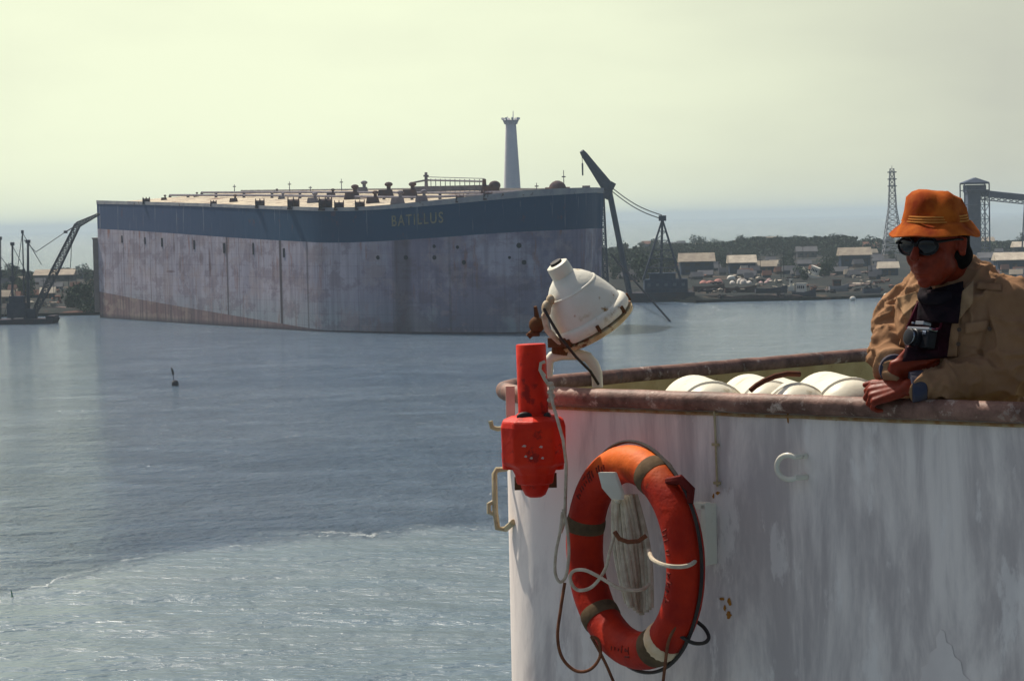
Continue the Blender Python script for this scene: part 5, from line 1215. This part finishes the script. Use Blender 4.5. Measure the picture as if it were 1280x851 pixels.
    for j, (r_, z_) in enumerate(prof):
        for k in range(n):
            a = 2 * PI * k / n; d = X_ * math.cos(a) + Y_ * math.sin(a); fore = d.dot(Fh)
            rr_ = r_ * (1 + .05 * abs(fore)); q = ho + d * rr_ * HS * .955 + Z_ * z_ * HS * 1.02
            nn = mnoise.noise(q * 26) * .009 * min(1, r_ / .06) + mnoise.noise(q * 11 + Vector((3, 3, 3))) * .018
            if r_ > .105: q = q + Z_ * (.004 * math.sin(a * 3 + 1) + .003 * math.sin(a * 5))
            vs.append(q + d * nn * (1 if z_ > .045 else .5) + Z_ * nn * .8 * (1 if z_ > .1 else .2))
    for j in range(len(prof) - 1):
        for k in range(n): l = (k + 1) % n; fs.append((j * n + k, (j + 1) * n + k, (j + 1) * n + l, j * n + l))
    b.add(vs, fs); hat = b.build('hat', hm, e, smooth=True)
    b = MB()
    for zz, r0 in ((.074, .0880), (.067, .0905), (.060, .0935)):
        b.path([ho + (X_ * math.cos(a) + Y_ * math.sin(a)) * (r0 * (1 + .05 * abs((X_ * math.cos(a) + Y_ * math.sin(a)).dot(Fh))) + .003) * HS * .955 + Z_ * zz * HS * 1.02 for a in [2 * PI * k / 48 for k in range(48)]], .0028, 6, closed=True)
    b.build('hat_band', M('hat_band_cloth', (.60, .25, .06), (.48, .17, .04), 20, .85, .2), hat, smooth=True)
    # jacket
    jm = M('tan_jacket_cloth', (.37, .21, .115), (.27, .145, .075), 5, .8, .35, 90)
    b = MB(); b.ell(T + Z * .03, (.205, .135, .20), ax, nu=28, nv=18); b.ell(T - Z * .14 + Ft * .01, (.20, .15, .22), ax, nu=28, nv=18); b.ell((T + pel) / 2 - Z * .12, (.205, .16, .26), ax, nu=24, nv=16); b.ell(T + Z * .10 - Ft * .06, (.17, .10, .10), ax)
    b.cap_(nb + Lt * .05 - Z * .02, Ls + Z * .005, .062, .068, 18); b.cap_(nb - Lt * .05 - Z * .02, Rs + Z * .005, .062, .066, 18)
    Lm = Ls.lerp(Le, .5) + Lt * .012; b.cap_(Ls, Lm, .074, .072, 18); b.cap_(Lm, Le + Vector((.0, .0, .004)), .072, .066, 18)
    b.cap_(Le, Le.lerp(Lw, .5), .064, .056, 18); b.cap_(Le.lerp(Lw, .5), Le.lerp(Lw, .86), .056, .040, 18)
    Rm = Rs.lerp(Re, .5) - Lt * .01; b.cap_(Rs, Rm, .070, .064, 18); b.cap_(Rm, Re, .064, .056, 18); b.cap_(Re, Re.lerp(Rw, .8), .054, .042, 18)
    # hanging cloth folds between upper arm and body and at the elbow
    b.cap_(Le + Vector((.03, 0, .01)), Le + Vector((-.10, .02, -.022)), .05, .045, 14); b.cap_(Ls - Lt * .06 - Z * .05, Le - Lt * .05 + Z * .04, .05, .05, 14)
    jk = merged(b, 'jacket', jm, e, .0060, 5, .5, [(.12, .018)])
    jo_ = worldloc(jk); f1 = (Lt * .55 + Z * .8 + Ft * .2).normalized(); f2 = (Lt * .8 - Z * .55).normalized(); nrm = [v.normal.copy() for v in jk.data.vertices]
    for v, nm_ in zip(jk.data.vertices, nrm):
        q = v.co + jo_; r_ = q - f1 * q.dot(f1) * .78; w_ = q - f2 * q.dot(f2) * .75
        q2 = Vector((mnoise.noise(q * 7), mnoise.noise(q * 7 + Vector((9, 1, 2))), mnoise.noise(q * 7 + Vector((1, 8, 3))))) * .045
        a_ = 1 - abs(mnoise.noise((r_ + q2) * 12)) * 2.6; b_ = 1 - abs(mnoise.noise((w_ + q2 * 1.3) * 21 + Vector((5, 5, 5)))) * 2.6
        k_ = .5 + .5 * mnoise.noise(q * 5 + Vector((2, 2, 7)))
        v.co += nm_ * (max(a_, 0) ** 1.6 * .034 * k_ + max(b_, 0) ** 1.6 * .026 * (1 - k_) - .004)
    sm_ = jk.modifiers.new('s', 'SMOOTH'); sm_.iterations = 1; sm_.factor = .4
    bpy.context.view_layer.update()
    jo = worldloc(jk); bv = BVHTree.FromPolygons([v.co + jo for v in jk.data.vertices], [tuple(p.vertices) for p in jk.data.polygons])
    bb = worldloc(body); bvb = BVHTree.FromPolygons([v.co + bb for v in body.data.vertices], [tuple(p.vertices) for p in body.data.polygons])
    def patch(name, q, off, thick, m, n=14, k=14, rise=0, par=None, only=False):
        vs = []
        for j in range(k + 1):
            for i in range(n + 1):
                u_, v_ = i / n, j / k; x_ = (q[0][0] * (1 - u_) + q[1][0] * u_) * (1 - v_) + (q[3][0] * (1 - u_) + q[2][0] * u_) * v_; y_ = (q[0][1] * (1 - u_) + q[1][1] * u_) * (1 - v_) + (q[3][1] * (1 - u_) + q[2][1] * u_) * v_
                d = ray(x_, y_).normalized(); hs = [t_.ray_cast(CAM, d) for t_ in ((bv,) if only else (bv, bvb))]; ds = [h_[3] for h_ in hs if h_[0] is not None]
                D = min(ds) if ds else 7.6 / d.y
                if D > 8.2 or D < 7.1: D = vs_prev
                vs_prev = D; vs.append((d, D - off - rise * math.sin(PI * u_)))
        # relax depths so the cloth bridges dips
        W = n + 1; D_ = [v[1] for v in vs]
        for _ in range(6):
            D2 = D_[:]
            for j in range(k + 1):
                for i in range(n + 1):
                    nb_ = [D_[jj * W + ii] for ii, jj in ((i - 1, j), (i + 1, j), (i, j - 1), (i, j + 1)) if 0 <= ii <= n and 0 <= jj <= k]; D2[j * W + i] = min(D_[j * W + i], .4 * D_[j * W + i] + .6 * sum(nb_) / len(nb_))
            D_ = D2
        b = MB(); b.v = [CAM + v[0] * dd for v, dd in zip(vs, D_)]
        for j in range(k):
            for i in range(n): b.f.append((j * W + i, (j + 1) * W + i, (j + 1) * W + i + 1, j * W + i + 1)); b.m.append(0)
        o = b.build(name, m, par or e, smooth=True); s = o.modifiers.new('s', 'SOLIDIFY'); s.thickness = thick; s.offset = 0; return o
    dk = M('dark_shirt_cloth', (.012, .007, .009), (.045, .008, .014), 14, .9, .4, 60, spec=.1)
    patch('shirt', ((1146, 376), (1196, 376), (1194, 446), (1128, 452)), .006, .006, dk)
    # scarf rolled round the neck
    b = MB(); c0 = h(-.030, 0, -.128)
    for rr_, dz, r_ in ((.056, -.022, .021),): b.path([c0 + Lt * math.cos(a) * rr_ + Ft * math.sin(a) * rr_ * .95 + Z * (dz - .018 * math.sin(a)) for a in [2 * PI * k / 28 for k in range(28)]], r_, 10, closed=True)
    merged(b, 'scarf', M('black_scarf', (.012, .010, .014), (.02, .015, .018), 20, .9, .4, 90), e, .006, 3, .5, [(.04, .012)])
    lap = M('tan_collar_cloth', (.40, .25, .14), (.32, .19, .10), 6, .8, .3, 90)
    patch('collar', ((1121, 372), (1146, 364), (1151, 376), (1130, 395)), .013, .006, lap, rise=.004, par=jk, only=True)
    patch('lapel', ((1195, 372), (1217, 350), (1216, 378), (1197, 402)), .013, .006, lap, rise=.004, par=jk, only=True)
    patch('front_edge', ((1192, 392), (1200, 394), (1196, 446), (1184, 446)), .010, .006, jm, par=jk)
    patch('front_edge', ((1134, 388), (1141, 386), (1134, 430), (1124, 432)), .010, .006, jm, par=jk)
    patch('pocket_flap', ((1206, 404), (1236, 400), (1236, 412), (1207, 418)), .006, .004, jm, par=jk, n=8, k=5)
    patch('shoulder_tab', ((1222, 352), (1252, 356), (1252, 363), (1220, 361)), .006, .003, jm, par=jk, n=8, k=4)
    patch('neckerchief', ((1150, 366), (1204, 352), (1198, 404), (1146, 402)), .022, .008, M('black_scarf_fold', (.008, .006, .009), (.02, .010, .014), 18, .9, .5, 70, spec=.08), rise=.012, only=True)
    bt = M('brown_button', (.10, .06, .04), None, 10, .4, 0)
    for px_, py_ in ((1199, 412), (1198, 430), (1237, 411)):
        d = ray(px_, py_).normalized(); h_ = bv.ray_cast(CAM, d)
        if h_[0] is not None: b = MB(); q = CAM + d * (h_[3] - .014); b.tube(q, q - d * .003, .0065, n=12); b.build('button', bt, jk)
    # cuffs
    for W_, E_, r_, nm in ((Lw, Le, .0455, 0), (Rw, Re, .0455, 1)):
        d = (E_ - W_).normalized(); b = MB(); c = W_ + d * .004; b.lathe(c, d, [(r_ * .82, 0), (r_, .002), (r_ * 1.04, .02), (r_ * 1.02, .04), (r_ * .9, .045)], 24); b.build('cuff', M('dark_cuff', (.05, .055, .09), (.08, .07, .08), 20, .8, .3), e, smooth=True)
    # trousers and shoes
    b = MB(); b.ell(pel - Z * .02, (.18, .125, .15), ax, nu=20, nv=12)
    for s in (-1, 1):
        hip = pel + Lt * .085 * s - Z * .05; kn = hip - Z * .40 + Ft * .04 + Lt * .01 * s; an = Vector((kn.x, kn.y, ZF + .09)) - Ft * .03
        b.cap_(hip, kn, .098, .072); b.cap_(kn, an + Z * .02, .070, .060)
    merged(b, 'trousers', M('grey_trousers', (.07, .07, .08), None, 8, .85, .3, 80), e, .01, 3)
    for s in (-1, 1):
        hip = pel + Lt * .085 * s - Z * .05; kn = hip - Z * .40 + Ft * .04 + Lt * .01 * s; an = Vector((kn.x, kn.y, ZF + .09)) - Ft * .03
        b = MB(); b.cap_(an - Z * .045 - Ft * .02, an + Ft * .17 - Z * .055, .046, .036); b.ell(an - Z * .02, (.05, .06, .06)); merged(b, 'shoe', M('brown_shoe', (.06, .03, .02), None, 8, .4, .1), e, .007, 2)
    # compact camera with a strap
    Fc, Lc, Uc = frame3((-.86, -.46, .22)); cc = P(1151, 424, 7.48); c = empty('compact_camera', cc - Z * .035, 'black and chrome pocket camera held in front of the chest', 'camera')
    bk = M('camera_black', (.015, .015, .018), None, 10, .35, .1, 200); ch = M('camera_chrome', (.30, .31, .34), None, 5, .18, 0, metal=1.0)
    cs = 1.0
    b = MB(); b.box(cc, (.108 * cs, .034, .052), (Lc, Fc, Uc)); b.build('body', bk, c, bevel=.005)
    b = MB(); b.box(cc + Uc * .030, (.106 * cs, .032, .009), (Lc, Fc, Uc)); b.box(cc + Uc * .046, (.040, .030, .012), (Lc, Fc, Uc)); b.tube(cc + Uc * .043 - Lc * .045, cc + Uc * .050 - Lc * .045, .008, n=14); b.build('top_plate', ch, c, bevel=.002)
    b = MB(); b.lathe(cc + Fc * .018, Fc, [(.027, 0), (.027, .012), (.024, .014), (.024, .028), (.021, .030)], 28); ln = b.build('lens_barrel', bk, c, smooth=True)
    b = MB(); b.lathe(cc + Fc * .040, Fc, [(.0245, 0), (.0255, .003), (.0245, .006)], 28); b.build('lens_ring', ch, ln, smooth=True)
    b = MB(); b.ell(cc + Fc * .044, (.018, .018, .004), (Lc, Uc, Fc)); b.build('front_glass', M('dark_glass', (.01, .015, .03), None, 5, .04, 0), ln, smooth=True)
    b = MB(); b.box(cc + Fc * .0185 + Uc * .018 + Lc * .036, (.016, .003, .012), (Lc, Fc, Uc)); b.build('viewfinder_window', M('finder_glass', (.3, .35, .45), None, 5, .05, 0, metal=.8), c)
    st = MB()
    for s, (x1, y1), (x2, y2) in ((1, (1178, 398), (1190, 374)), (-1, (1139, 398), (1148, 378))):
        pts = [cc + Lc * .062 * s + Uc * .03]
        for x_, y_ in ((x1 * .5 + (1150 + 22 * s) * .5, y1 + 12), (x1, y1), (x1 * .5 + x2 * .5, y1 * .5 + y2 * .5), (x2, y2)):
            d = ray(x_, y_).normalized(); ds = [h_[3] for h_ in (bv.ray_cast(CAM, d), bvb.ray_cast(CAM, d)) if h_[0] is not None]; pts.append(CAM + d * ((min(ds) if ds else 7.5) - .016))
        st.path(pts, .0038, 8)
    st.build('strap', M('maroon_strap', (.12, .012, .03), None, 10, .7, .1), c, smooth=True)
person()
# ------------------------------------------------------------------ haze
def haze():
    m = bpy.data.materials.new('haze_air'); m.use_nodes = True; t = m.node_tree; t.nodes.clear(); o = t.nodes.new('ShaderNodeOutputMaterial'); v = t.nodes.new('ShaderNodeVolumePrincipled')
    v.inputs['Color'].default_value = (.68, .80, .86, 1); v.inputs['Density'].default_value = HAZE; v.inputs['Anisotropy'].default_value = 0.0; t.links.new(v.outputs[0], o.inputs['Volume'])
    b = MB(); b.box((0, 13000, 33.5), (54000, 27200, 71)); ob = b.build('haze', m, loc=(0, 0, 0)); tag(ob, 'pale bluish haze over the harbour', kind='stuff'); ob.display_type = 'WIRE'
haze()
